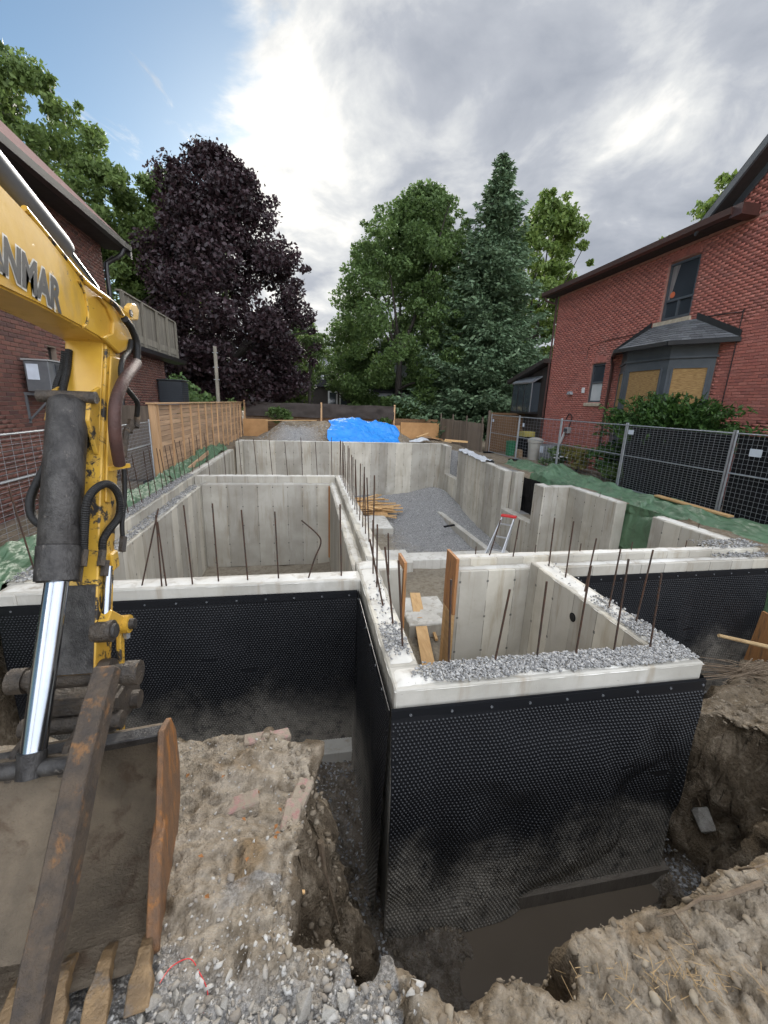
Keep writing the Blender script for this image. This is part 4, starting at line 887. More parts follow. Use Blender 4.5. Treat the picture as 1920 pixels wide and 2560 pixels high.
MB().box((LX+.0, 15.4, 1.80), (LX+.9, 16.34, 1.86)).build('stand_shelf', M_GALV, AC2); MB().beam((LX, 15.6, 1.3), (LX+.8, 15.6, 1.8), .04, .04).build('stand_brace', M_GALV, AC2); MB().beam((LX, 16.1, 1.3), (LX+.8, 16.1, 1.8), .04, .04).build('stand_brace', M_GALV, AC2)
# ------------------------------------------------------------------ cedar fence on the left
FX = -3.78
FN = thing('cedar_fence', (FX, 19, 0), 'tall new cedar fence of horizontal boards with vertical battens', 'fence')
Y0, Y1, ZT = 11.6, 26.3, 1.90
nb = 14; bh = (ZT-.02-(-.02))/nb; spans = [11.66, 13.75, 15.85, 17.95, 20.05, 22.15, 24.25, 26.3]
for i in range(len(spans)-1):
    me = box_mesh('board', (-.011, -(spans[i+1]-spans[i])/2+.004, -bh/2+.006), (.011, (spans[i+1]-spans[i])/2-.004, bh/2-.006), M_WOODN)
    for k in range(nb): link(me, 'board', FN, loc=(FX+random.uniform(-.004, .004), (spans[i]+spans[i+1])/2, -.02+bh*(k+.5)), rot=(random.uniform(-.002, .002), random.uniform(-.02, .02), 0))
for i, yy in enumerate(np.arange(11.75, 26.3, 1.05)):
    w_ = .075 if i % 2 else .045; MB().box((FX+.012, yy-w_/2, -.1), (FX+.06, yy+w_/2, ZT-.02)).build('batten', M_WOODP, FN, bev=.004)
MB().box((FX-.10, 11.5, -.2), (FX+.05, 11.64, ZT-.01)).build('end_post', M_WOODP, FN, bev=.006); MB().box((FX-.14, 11.46, ZT-.008), (FX+.09, 26.3, ZT+.03)).build('cap_board', M_WOODP, FN, bev=.004)
MB().box((FX-.9, 11.52, .0), (FX-.1, 11.56, ZT-.05)).build('return_panel', M_WOODG, FN)
# ------------------------------------------------------------------ temporary mesh fence panels
def tempfence(a, b, label, group, dens=(.075, .15), z0=-.05, h=1.83, cat='fence panel', screen=False, signs=(), lean=0.0, rw=.0028, post=True):
    a, b = Vector((*a, 0)), Vector((*b, 0)); L = (b-a).length; u = (b-a).normalized(); nrm = Vector((u.y, -u.x, 0))
    T = thing('fence_panel', tuple(a+Vector((0, 0, z0))), label, cat, group)
    def pt(s, z): return a+u*s+Vector((0, 0, z0+z))+nrm*(lean*z)
    for s in (.03, L-.03): MB().tube([pt(s, 0), pt(s, h+.03)], .021, 8).build('post', M_GALV, T, smooth=True)
    for z in (.08, .98, h-.03): MB().tube([pt(.03, z), pt(L-.03, z)], .015, 8).build('rail', M_GALV, T, smooth=True)
    mb = MB()
    for z in np.arange(.1, h-.04, dens[0]): mb.tube([pt(.04, z), pt(L-.04, z)], rw, 4, False)
    for s in np.arange(.06, L-.04, dens[1]): mb.tube([pt(s, .09), pt(s, h-.03)], rw*.8, 4, False)
    m = mb.build('wire_mesh', M_WIRE, T, fixn=False); m['kind'] = 'stuff'
    for s in (.03, L-.03): MB().box(tuple(pt(s, 0)-Vector((.25, .10, .02))), tuple(pt(s, 0)+Vector((.25, .10, .05)))).build('foot', M_BLACK, T, bev=.01)
    if screen:
        ns = int(L/.12); V = []; Fc = []
        for i in range(ns+1):
            for j in range(9):
                s = .05+(L-.1)*i/ns; z = .05+(h-.12)*j/8; V.append(pt(s, z)+nrm*(screen*(.035+.02*math.sin(i*1.3+j)+.02*random.random())))
        for i in range(ns):
            for j in range(8): q = i*9+j; Fc.append((q, q+1, q+10, q+9))
        o = raw('dark_screen', V, Fc, M_BLACK, T, smooth=True)
    for s, z, sw, sh in signs:
        c = pt(s, z)+nrm*(-.012 if True else .012); MB().beam(c-u*sw/2, c+u*sw/2, .004, sh).build('notice_tag', M_PAPER, T)
    return T
RFX = 8.7
yy = [4.25, 7.3, 10.35, 13.45, 16.45, 19.2]
tempfence((RFX, yy[0]), (RFX, yy[1]), 'galvanised fence panel backed with black screen at the right edge', 'temporary fence panels on the right', (.1, .1), screen=1, signs=((2.55, 1.45, .24, .15),))
tempfence((RFX, yy[1]), (RFX, yy[2]), 'finely meshed galvanised fence panel backed with black screen beside the yew', 'temporary fence panels on the right', (.055, .12), screen=2.4, signs=((2.86, 1.62, .2, .12),))
tempfence((RFX, yy[2]), (RFX, yy[3]), 'open galvanised fence panel in front of the fern garden', 'temporary fence panels on the right', (.12, .22))
tempfence((RFX, yy[3]), (RFX, yy[4]), 'open galvanised fence panel in front of the bins', 'temporary fence panels on the right', (.12, .22), signs=((2.6, 1.5, .14, .14),))
tempfence((RFX, yy[4]), (RFX, yy[5]), 'open galvanised fence panel in front of the brown gate', 'temporary fence panels on the right', (.12, .22), signs=((2.5, 1.55, .16, .13),))
LFX = -3.85
tempfence((LFX, 11.4), (LFX, 8.35), 'fence panel of square wire mesh next to the cedar fence end', 'temporary fence panels on the left', (.075, .075), h=1.55)
tempfence((LFX-.02, 8.3), (LFX-.08, 5.75), 'fence panel at the far left below the wall air conditioner', 'temporary fence panels on the left', (.075, .2), h=1.62, signs=((1.0, 1.25, .26, .16),))
tempfence((LFX-.14, 5.7), (LFX-.18, 2.7), 'fence panel at the left edge hung with black screen', 'temporary fence panels on the left', (.075, .2), h=1.62, screen=-1)
# ------------------------------------------------------------------ tarpaulins
def sheet(name, fn, nu, nv, mat, label, cat, group=None, thick=.004):
    U, V_ = np.meshgrid(np.linspace(0, 1, nu), np.linspace(0, 1, nv)); P = fn(U, V_)
    id_ = np.arange(nu*nv).reshape(nv, nu); f = np.stack([id_[:-1, :-1], id_[:-1, 1:], id_[1:, 1:], id_[1:, :-1]], -1).reshape(-1, 4)
    o = raw(name, P.reshape(-1, 3), f, mat, smooth=True)
    return tag(o, label, cat, group)
def ridged(a, b, f, s): n = fbm(a, b, 0, f, 4, s, .55); return np.abs(n)
def tarp_right(U, V_):
    y = 4.9+10.6*U; prof_x = 7.52+(1.15)*V_; out_ = 8.62
    zt = np.interp(V_, [0, .12, .45, .75, 1], [-.55, -.16, .03, .08, .02])
    gap = np.where((y > 7.3) & (y < 8.6), 1, 0)
    x = prof_x-.0*gap; z = zt*1.0+.05*fbm(y*.7, x*2, 0, 1.4, 4, 21)+.10*ridged(y*.5+x*.9, x*2.6-y*.2, 1.7, 23)
    z = np.where(V_ < .02, z-.6, z); z = z+np.where(y < 8.4, -.12, 0)*(1-V_)
    bun = np.exp(-((y-12.6)/.4)**2)*np.exp(-((V_-.5)/.4)**2)*.22; z = z+bun
    return np.stack([x+.05*fbm(y, V_*3, 0, 1.7, 3, 25), y, z], -1)
sheet('tarpaulin', tarp_right, 420, 60, M_TGREEN, 'crumpled green tarp running along the soil by the right fence', 'tarpaulin', 'green tarps')
def tarp_gap(U, V_):
    y = 7.2+1.5*U; z = -.05-1.2*V_; x = 7.62-.02*V_+.07*fbm(y*2, z*1.2, 0, 1.8, 4, 31)+.05*ridged(y, z, 3, 35)
    return np.stack([x, y, z], -1)
sheet('tarpaulin', tarp_gap, 60, 50, M_TGREEN, 'green tarp hanging inside the gap in the right wall', 'tarpaulin', 'green tarps')
def tarp_left(U, V_):
    y = 3.2+8.3*U; x = -3.40-.42*V_-.35*V_*np.clip((6-y)/2, 0, 1); z = np.interp(V_, [0, .3, .7, 1], [-.14, .0, .08, -.02])+.07*fbm(y, x*2, 0, 1.5, 4, 41)+.12*ridged(y*.6+x, x*2.5-y*.3, 1.6, 43)
    z = z-np.clip((5.0-y), 0, 2)*1.5*(1-V_)
    return np.stack([x, y, z], -1)
sheet('tarpaulin', tarp_left, 330, 44, M_TGREEN, 'crumpled green tarp along the left wall behind the excavator arm', 'tarpaulin', 'green tarps')
def tarp_left2(U, V_):
    y = 11.6+7.4*U; x = -3.40-.34*V_; z = np.interp(V_, [0, .4, 1], [-.10, .10, .16])+.10*fbm(y, x*2, 0, 1.8, 4, 47)+.10*ridged(y*1.5, x*3, 1.9, 48)
    return np.stack([x, y, z], -1)
sheet('tarpaulin', tarp_left2, 260, 30, M_TGREEN, 'strip of green tarp tucked against the foot of the cedar fence', 'tarpaulin', 'green tarps')
def tarp_blue(U, V_):
    # laid over the rear dirt mound
    x = 1.12+(3.75)*U+.12*fbm(U*3, V_*3, 0, 1, 2, 3); yb = 21.35; yt = 23.6-.25*U
    y = yb+(yt-yb)*V_
    z = terrain(x, y, False); hump = .16*np.exp(-((U-.38)/.32)**2); sag = np.clip((U-.45)/.55, 0, 1)
    z = np.maximum(z, np.interp(V_, [0, .35, .8, 1], [.02, .55, 1.02, 1.04])*(1-.78*sag**1.2)+.0)+hump*V_+.05+.05*fbm(x, y*2, 0, 1.7, 4, 51)+.05*ridged(x*1.5+y*.8, y, 1.6, 53)
    return np.stack([x, y, z], -1)
sheet('tarpaulin', tarp_blue, 130, 70, M_TBLUE, 'bright blue tarp spread over the dirt mound behind the foundation', 'tarpaulin')
def bagfn(U, V_):
    x = 5.3+1.15*U; y = 21.1+.7*V_; z = .22+.32*np.sin(np.pi*np.clip(U*.9+.1, 0, 1))*U*(.5+.5*V_)+.04*fbm(x, y, 0, 4, 3, 7); return np.stack([x, y, z], -1)
sheet('white_sheet', bagfn, 30, 20, simple('white_plastic', (.55, .56, .57), (.45, .46, .47), 5, .5), 'crumpled white plastic sheet right of the blue tarp', 'plastic sheet')
def black_fn(U, V_):
    y = 10.85+2.1*U; z = -.15-1.25*V_; x = 7.22+.05*V_+.06*fbm(y*2, z, 0, 1.6, 4, 61)+.05*ridged(y*1.6, z*.5, 2, 63); return np.stack([x, y, z], -1)
sheet('plastic_sheet', black_fn, 70, 46, simple('black_plastic', (.006, .006, .006), (.012, .011, .011), 4, .6, spec=.15), 'black plastic hanging in the tall opening behind the ladder', 'plastic sheet', 'black plastic in wall openings')
def black_fn2(U, V_):
    y = 17.4+2.0*U; z = .05-1.2*V_; x = 7.25+.05*fbm(y*2, z, 0, 1.6, 4, 65); return np.stack([x, y, z], -1)
sheet('plastic_sheet', black_fn2, 40, 30, bpy.data.materials['black_plastic'], 'black plastic showing through the far notch of the right wall', 'plastic sheet', 'black plastic in wall openings')
def white_fn(U, V_):
    y = 14.6+2.9*U; x = 6.50+.50*V_; z = .075+.20*(y-13)/4.55+.05*np.abs(fbm(y*2, x*4, 0, 1.5, 3, 67))-np.where(V_ > .75, (V_-.75)*1.4, 0)-np.where(V_ < .08, .06, 0); return np.stack([x, y, z], -1)
sheet('white_sheet', white_fn, 60, 18, bpy.data.materials['white_plastic'], 'ragged white plastic draped over the top of the right wall', 'plastic sheet')
# ------------------------------------------------------------------ wood pieces lying about
def plank(p, q, w_, h_, label, group=None, mat=M_LUMBER, upv=(0, 0, 1)):
    o = MB().beam(p, q, w_, h_, upv).build('plank', mat, None, bev=.003); return tag(o, label, 'plank', group)
plank((1.62, 5.0, -2.55), (1.42, 6.8, -1.32), .0, .0, 'x') if False else None
FBm = M_FORM
o = MB().box((1.243, 5.02, -2.3), (1.283, 5.40, .07)).build('form_board', FBm, None, bev=.003); tag(o, 'narrow upright orange form board on the left side of the door opening', 'board')
o = MB().box((1.972, 5.03, -.75), (2.016, 5.44, .09)).build('form_board', FBm, None, bev=.004); tag(o, 'broad upright orange form board on the right side of the door opening', 'board')
for k in range(3):
    o = MB().box((1.965+k*.006, 5.04+k*.135, -2.5), (2.014, 5.04+k*.135+.128, -.755)).build('form_stud', M_LUMBER, None, bev=.003); tag(o, ('nearest', 'middle', 'farthest')[k]+' upright stud under the broad orange form board', 'stud')
o = MB().box((.575, 11.75, -2.4), (.617, 11.82, -.24)).build('form_board', FBm, None, bev=.003); tag(o, 'thin orange board in the far right corner of the left room', 'board')
a_ = PZ(*zoomed(ZR1, 1659, (347, 340)), -2.25); b_ = PZ(*zoomed(ZR1, 1659, (408, 668)), -2.5)
plank(PZ(*zoomed(ZR1, 1659, (345, 338)), -2.30), PZ(*zoomed(ZR1, 1659, (412, 690)), -2.50), .24, .04, 'wide pale plank leaning on the pad inside the porch box')
plank(PZ(*zoomed(ZR1, 1659, (425, 497)), -2.57), PZ(*zoomed(ZR1, 1659, (445, 552)), -2.57), .06, .05, 'short wood offcut lying beside the wide pale plank')
tag(MB().box((-.09, -.05, -.04), (.09, .05, .04)).build('wood_block', M_LUMBER, None, bev=.004, loc=tuple(PZ(*zoomed(ZR1, 1659, (534, 632)), -2.56)), rot=(0, 0, .3)), 'small square wood block on the porch floor', 'wood block')
pl = [(-1, .3), (1.05, -.25)]
LC = np.array([2.35, 17.0, -2.32])
wl = ['lowest', 'upper', 'middle']
for i in range(46):
    lay = i//9; ang = random.uniform(-.35, .3) if i % 4 else random.choice((-1, 1))*random.uniform(.5, 1.0); L_ = random.uniform(1.4, 2.5); c = LC+np.array([random.uniform(-.35, .45), random.uniform(-.9, .9), .03+lay*.075+random.uniform(0, .03)])
    d = np.array([math.cos(ang), math.sin(ang), random.uniform(-.03, .03)])*L_/2
    plank(c-d, c+d, random.choice((.09, .09, .14)), .038, 'pale board in the loose lumber pile on the gravel floor', 'boards of the lumber pile')
plank((-3.50, 12.9, .0), (-3.45, 15.6, .22), .03, .14, 'long cedar board lying on the green tarp by the cedar fence', mat=M_WOODN)
plank((8.33, 8.55, .16), (8.42, 6.75, .12), .16, .04, 'pale board lying on the green tarp by the black screened panel')
plank((-2.1, 22.6, 1.06), (.5, 22.9, 1.12), .08, .04, 'long board lying on top of the rear dirt mound')
plank((6.9, 20.6, .40), (8.0, 20.2, .36), .2, .09, 'short thick timber at the rear right wall corner')
plank((5.9, 22.5, .36), (6.7, 22.9, .58), .14, .03, 'tilted scrap board left of the rear dirt heap'); plank((6.3, 22.1, .40), (7.3, 22.3, .30), .3, .025, 'broad scrap of plywood on the rear dirt heap', mat=M_PLY); plank((6.9, 22.6, .28), (7.9, 22.4, .12), .14, .03, 'low scrap board right of the rear dirt heap')
tag(MB().beam((4.9, 14.0, -2.2), (5.35, 14.15, -2.18), .1, .05).build('black_pipe_offcut', M_BLACK, None, bev=.01), 'short black offcut on the grey gravel floor', 'offcut')
# ladder
LD = thing('step_ladder', (5.2, 10.4, -2.6), 'aluminium step ladder with red top leaning by the right wall', 'ladder')
lb = Vector((4.95, 9.9, -2.60)); lt = Vector((6.15, 11.2, -1.02)); sd_ = Vector((.62, -.5, 0)).normalized()
lt = Vector(PY(1272, 1292, 11.0)); lb = Vector(PY(1228, 1400, 10.3)); lb = lt+(lb-lt)*1.55
for s in (-1, 1): MB().beam(lb+sd_*s*.25, lt+sd_*s*.17, .03, .07).build('rail', M_ALU, LD)
for k in range(5):
    u = .12+.19*k; c = lb.lerp(lt, u); w_ = .25+(.17-.25)*u; MB().beam(c-sd_*w_, c+sd_*w_, .08, .025).build('step', M_ALU, LD)
MB().beam(lt-sd_*.22+Vector((0, 0, .02)), lt+sd_*.22+Vector((0, 0, .02)), .16, .06).build('top_cap', M_RED, LD, bev=.01)
bk = Vector((.3, .35, 0)); 
for s in (-1, 1): MB().beam(lb+sd_*s*.25+bk, lt+sd_*s*.17+bk*.12, .025, .04).build('back_rail', M_ALU, LD)
c = lb.lerp(lt, .42); MB().beam(c+sd_*.2, c+sd_*.235, .074, .10).build('warning_sticker', M_PYEL, LD)
# ------------------------------------------------------------------ right house
RX = 10.5
RH = thing('brick_house', (RX+4, 13, 0), 'red brick house with grey bay window and brown gutter on the right', 'house')
holes = [(10.9, 11.95, 4.74, 6.35), (14.05, 14.80, 2.39, 3.78), (9.75, 13.3, -.3, 4.02)]
WR = holed(MB().prism([(3.0, 6.725), (10.5, 6.725), (10.22, 7.0), (6.4, 10.15), (3.0, 10.15)], RX+.004, RX+.25).box((RX+.26, 17.35, -.3), (RX+6, 17.59, 6.7)), RX+.005, RX+.25, 3.0, 17.6, -.3, 6.72, holes[:2]).build('wall', M_MORT_R, RH)
brick_field(WR, RX, -1, 6.0, 17.6, 0.0, 6.70, holes, M_BRA, M_BR, 300, (8.6, 3.2))
# upper gable bricks near the camera
brick_field(WR, RX+.001, -1, 6.0, 10.5, 6.705, 9.6, [], M_BRA, M_BR, 0, (8, 7), clip=lambda z: 10.21-(z-7.03)/.82)
RR = MB().prism([(RX-.42, 6.93), (RX+4, 8.35), (RX+4, 8.2), (RX-.42, 6.79)], 9.9, 18.05, axis=1).build('roof', M_ROOFD, RH)
MB().prism([(RX-.43, 6.70), (RX-.54, 6.74), (RX-.56, 6.88), (RX-.43, 6.88)], 9.75, 18.1, axis=1).build('gutter', M_TRIMB, RR)
MB().box((RX-.42, 9.8, 6.69), (RX-.0, 18.0, 6.74)).build('soffit', M_SOFFIT, RR)
MB().box((RX-.50, 9.50, 6.66), (RX+.02, 9.80, 6.90)).build('gutter_return', M_TRIMB, RR)
# cross gable rake rising towards the camera
def rake(x0, x1, dz0, dz1, mat, nm): 
    MB().prism([(10.78, 6.64+dz0), (10.78, 6.64+dz1), (6.2, 10.62+dz1), (6.2, 10.62+dz0)], x0, x1).build(nm, mat, RR)
rake(RX-.42, RX+3, .16, .26, M_ROOFD, 'gable_roof'); rake(RX-.46, RX-.40, -.02, .18, M_DGREY, 'rake_board'); rake(RX-.40, RX-.02, .02, .10, M_SOFFIT, 'rake_soffit'); MB().prism([(10.2, 6.95), (10.2, 7.15), (6.2, 10.62), (6.2, 10.40)], RX-.06, RX-.015).build('rake_trim', M_DGREY, RR)
def sashwin(y0, y1, z0, z1, parent, split=.0, lowpair=False, blind=None):
    F_ = MB(); d = RX+.09; fw = .06
    F_.box((d-.04, y0, z0), (d+.05, y0+fw, z1)).box((d-.04, y1-fw, z0), (d+.05, y1, z1)).box((d-.04, y0+fw, z0), (d+.05, y1-fw, z0+fw)).box((d-.04, y0+fw, z1-fw), (d+.05, y1-fw, z1))
    if split: F_.box((d-.045, y0+fw, split-.03), (d+.05, y1-fw, split+.03))
    if lowpair: F_.box((d-.042, (y0+y1)/2-.025, z0+fw), (d+.05, (y0+y1)/2+.025, split-.03))
    W_ = F_.build('window', M_DGREY, parent)
    MB().box((d+.0, y0+.02, z0+.02), (d+.006, y1-.02, z1-.02)).build('pane', M_GLASS, W_)
    return W_
W1 = sashwin(10.93, 11.93, 4.78, 6.31, RH, split=5.30, lowpair=True)
MB().tube([(RX+.082, 11.72, 5.46), (RX+.088, 11.72, 5.46)], .085, 16).build('orange_sticker', simple('sticker_orange', (.7, .16, .06)), W1)
MB().prism([(11.86, 5.33), (11.80, 5.33), (11.62, 6.24), (11.86, 6.24)], RX+.083, RX+.088).build('curtain', simple('curtain_pale', (.22, .20, .19), (.15, .13, .13), 3, .9, st=(1, 8, .2)), W1)
MB().box((RX-.06, 10.82, 4.62), (RX+.05, 12.12, 4.74)).build('sill', M_STONE, W1, bev=.012)
for k in range(13):
    yc = 10.93+1.0*k/12; zc = 6.335+.05*math.sin(math.pi*k/12); MB().box((RX-.015, yc-.034, zc), (RX+.02, yc+.034, zc+.19)).build('arch_brick', M_BR, WR, bev=.003)
W2_ = sashwin(14.07, 14.79, 2.41, 3.77, RH, split=3.12); MB().box((RX+.084, 14.12, 2.46), (RX+.088, 14.74, 3.08)).build('white_blind', M_SHEER, W2_)
MB().box((RX-.06, 13.97, 2.26), (RX+.05, 14.90, 2.385)).build('sill', M_STONE, W2_, bev=.012)
for k in range(10):
    yc = 14.06+.75*k/9; zc = 3.785+.05*math.sin(math.pi*k/9); MB().box((RX-.015, yc-.033, zc), (RX+.02, yc+.033, zc+.2)).build('arch_brick', M_BR, WR, bev=.003)
# bay window : near cant, front, far cant
BAY = MB().poly([(RX, 9.78, .2), (RX-.62, 10.62, .2), (RX-.62, 12.25, .2), (RX, 13.25, .2), (RX, 9.78, 3.98), (RX-.62, 10.62, 3.98), (RX-.62, 12.25, 3.98), (RX, 13.25, 3.98)], [(0, 1, 5, 4), (1, 2, 6, 5), (2, 3, 7, 6), (4, 5, 6, 7), (3, 2, 1, 0), (0, 4, 7, 3)]).build('bay_window', M_DGREY, RH)
def bayface(p, q, z0, z1, inset=.14):
    p, q = Vector((*p, 0)), Vector((*q, 0)); u = (q-p).normalized(); L = (q-p).length; n = Vector((-u.y, u.x, 0)); n = n if n.x < 0 else -n
    a = p+u*inset; b = q-u*inset
    def bar(s0, s1, za, zb, d0, d1, nm, m): 
        A = p+u*s0+n*d0; B_ = p+u*s1+n*d1; 
        V = [p+u*s+n*d+Vector((0, 0, z)) for z in (za, zb) for s, d in ((s0, d0), (s1, d0), (s1, d1), (s0, d1))]
        return MB().poly(V, [(0, 1, 2, 3), (4, 5, 6, 7), (0, 1, 5, 4), (1, 2, 6, 5), (2, 3, 7, 6), (3, 0, 4, 7)]).build(nm, m, BAY)
    bar(inset, L-inset, z0, z1, .004, .010, 'pane', M_BLIND)
    for s0, s1, za, zb in ((inset-.05, inset, z0-.05, z1+.05), (L-inset, L-inset+.05, z0-.05, z1+.05), (inset, L-inset, z1, z1+.05), (inset, L-inset, z0-.05, z0)): bar(s0, s1, za, zb, .002, .035, 'window_frame', M_DGREY)
bayface((RX, 9.78), (RX-.62, 10.62), 1.35, 3.30); bayface((RX-.62, 10.62), (RX-.62, 12.25), 1.35, 3.30, .22); bayface((RX-.62, 12.25), (RX, 13.25), 1.35, 3.30)
MB().poly([(RX-.0, 9.70, 3.56), (RX-.66, 10.58, 3.56), (RX-.66, 12.29, 3.56), (RX, 13.33, 3.56), (RX, 9.70, 3.62), (RX-.66, 10.58, 3.62), (RX-.66, 12.29, 3.62), (RX, 13.33, 3.62)], [(0, 1, 5, 4), (1, 2, 6, 5), (2, 3, 7, 6), (4, 5, 6, 7), (3, 2, 1, 0)]).build('bay_cornice', M_DGREY, BAY)
# bay roof : three planes with shingles laid in courses
E1, E2, E3, E4 = Vector((RX+.0, 9.25, 3.98)), Vector((RX-.88, 10.45, 3.98)), Vector((RX-.88, 12.42, 3.98)), Vector((RX+.0, 13.75, 3.98))
T1, T2, T3, T4 = Vector((RX, 10.62, 4.62)), Vector((RX-.08, 10.85, 4.62)), Vector((RX-.08, 12.05, 4.62)), Vector((RX, 12.2, 4.62))
BR_ = MB().poly([E1, E2, E3, E4, T1, T2, T3, T4], [(0, 1, 5, 4), (1, 2, 6, 5), (2, 3, 7, 6), (4, 5, 6, 7), (3, 2, 1, 0)]).build('bay_roof', M_ROOFD, BAY)
def shingles(a, b, c, d, rows):   # eave a-b, top d-c
    nrm = (b-a).cross(d-a).normalized(); nrm = nrm if nrm.z > 0 else -nrm
    for r in range(rows):
        u0_, u1_ = r/rows, min((r+1.15)/rows, 1); A0, B0 = a.lerp(d, u0_), b.lerp(c, u0_); A1, B1 = a.lerp(d, u1_), b.lerp(c, u1_)
        L = (B0-A0).length; n = max(1, int(L/.24)); off = .5*(r % 2)/n
        cuts = [0]+[min(max((k+.0)/n+off+random.uniform(-.1, .1)/n, 0), 1) for k in range(1, n)]+[1]
        for k in range(len(cuts)-1):
            s0, s1 = cuts[k]+.003, cuts[k+1]-.003
            if s1-s0 < .02: continue
            V = [A0.lerp(B0, s0)+nrm*.018, A0.lerp(B0, s1)+nrm*.018, A1.lerp(B1, s1)+nrm*.004, A1.lerp(B1, s0)+nrm*.004]; V = V+[v-nrm*.012 for v in V]
            MB().poly(V, [(0, 1, 2, 3), (7, 6, 5, 4), (0, 4, 5, 1), (1, 5, 6, 2), (2, 6, 7, 3), (3, 7, 4, 0)]).build('shingle', M_SHINGLE, BR_)
shingles(E1, E2, T2, T1, 9); shingles(E2, E3, T3, T2, 9); shingles(E3, E4, T4, T3, 9)
gp = [E1+Vector((0, -.02, -.06)), E2+Vector((-.06, -.03, -.06)), E3+Vector((-.06, .03, -.06)), E4+Vector((0, .02, -.06))]
MB().beam(gp[0], gp[1], .09, .10).beam(gp[1], gp[2], .09, .10).beam(gp[2], gp[3], .09, .10).build('bay_gutter', M_BLKMET, BAY)
for A_, B_ in ((E1, T1), (E4, T4)): MB().poly([A_+Vector((-.012, 0, 0)), A_+Vector((-.012, 0, .16)), B_+Vector((-.012, 0, .16)), B_+Vector((-.012, 0, 0)), A_+Vector((-.03, 0, 0)), A_+Vector((-.03, 0, .16)), B_+Vector((-.03, 0, .16)), B_+Vector((-.03, 0, 0))], [(0, 1, 2, 3), (4, 5, 6, 7), (1, 2, 6, 5), (0, 1, 5, 4), (2, 3, 7, 6)]).build('flashing', M_BLKMET, BAY)
MB().tube(smoothpath([(RX-.12, 13.62, 3.88), (RX-.12, 13.60, 3.75), (RX-.09, 13.58, 3.55), (RX-.09, 13.58, 2.5), (RX-.09, 13.58, .1)], 4), .045, 8).build('downspout', M_TRIMB, RH, smooth=True)
MB().tube(smoothpath([(RX-.45, 17.95, 6.7), (RX-.38, 17.9, 6.55), (RX-.1, 17.75, 6.42), (RX-.06, 17.66, 6.2), (RX-.06, 17.66, .1)], 4), .04, 8).build('downspout', M_TRIMB, RH, smooth=True)
MB().tube(smoothpath([(RX-.02, 9.35, 1.0), (RX-.02, 9.33, 2.5), (RX-.02, 9.33, 4.45), (RX-.02, 9.40, 4.56), (RX-.02, 10.3, 4.62)], 4), .012, 6).build('cable', M_BLKMET, RH)
MB().tube(smoothpath([(RX-.02, 12.2, 4.55), (RX-.02, 14.6, 4.50), (RX-.02, 15.1, 4.40), (RX-.02, 15.15, 4.0)], 4), .010, 6).build('cable', M_TRIMB, RH)
MB().box((RX-.03, 15.0, 2.75), (RX-.005, 15.17, 2.95)).build('wall_plate', M_WTRIM, RH, bev=.005); MB().prism([(15.7, 2.70), (15.98, 2.70), (15.9, 2.82), (15.78, 2.82)], RX-.14, RX).build('vent_hood', M_GREYS, RH, bev=.006)
MT = thing('electric_meter', (RX-.1, 15.6, .9), 'grey electric meter and white conduit on the red brick wall', 'meter')
MB().box((RX-.16, 15.5, 1.18), (RX-.01, 15.72, 1.42)).build('meter_box', M_ACL, MT, bev=.01); MB().tube([(RX-.08, 15.6, 1.3), (RX-.24, 15.6, 1.3)], .08, 14).build('meter_dial', M_GLASS, MT, smooth=True)
MB().tube(smoothpath([(RX-.08, 15.8, 1.2), (RX-.08, 15.95, .9), (RX-.08, 16.1, .6), (RX-.08, 16.1, .2)], 4), .05, 8).build('conduit', M_WTRIM, MT, smooth=True); MB().tube(smoothpath([(RX-.05, 15.62, 1.42), (RX-.05, 15.5, 1.8), (RX-.05, 15.7, 1.95), (RX-.05, 15.9, 1.7)], 5), .02, 6).build('service_cable', M_BLKMET, MT)
# dark annex
AN = thing('brown_annex', (RX+1, 19.2, 0), 'small dark brown boarded annex with box window at the house end', 'annex')
MB().prism([(17.7, -.2), (20.7, -.2), (20.7, 3.28), (17.7, 3.98)], RX+.02, RX+3).build('wall', M_BROWN, AN)
for k in range(17):
    y = 17.72+k*.178; zt = 3.98-(y+.08-17.7)/3*.7
    if 18.2 < y < 20.1: MB().box((RX-.012, y, -.1), (RX+.02, y+.168, 1.88)).build('board', M_BROWN, AN); MB().box((RX-.012, y, 3.42), (RX+.02, y+.168, zt)).build('board', M_BROWN, AN)
    else: MB().box((RX-.012, y, -.1), (RX+.02, y+.168, zt)).build('board', M_BROWN, AN)
MB().prism([(17.62, 4.05), (20.95, 3.28), (20.95, 3.46), (17.62, 4.23)], RX-.35, RX+3).build('roof', M_BROWN, AN)
BW = MB().box((RX-.45, 18.2, 1.86), (RX-.0, 20.05, 1.94)).build('box_window', M_BLKMET, AN)
MB().prism([(RX-.47, 3.22), (RX-.0, 3.5), (RX, 3.56), (RX-.49, 3.28)], 18.15, 20.1, axis=1).build('window_top', M_GALV, BW)
for y in (18.22, 18.85, 19.45, 20.0): MB().box((RX-.45, y-.02, 1.94), (RX-.41, y+.02, 3.22)).build('mullion', M_GALV if y == 18.22 else M_BLKMET, BW)
MB().box((RX-.43, 18.24, 1.95), (RX-.425, 20.0, 3.22)).build('pane', M_GLASS, BW); MB().box((RX-.42, 18.225, 1.95), (RX-.02, 18.23, 3.25)).build('pane', M_GLASS, BW)
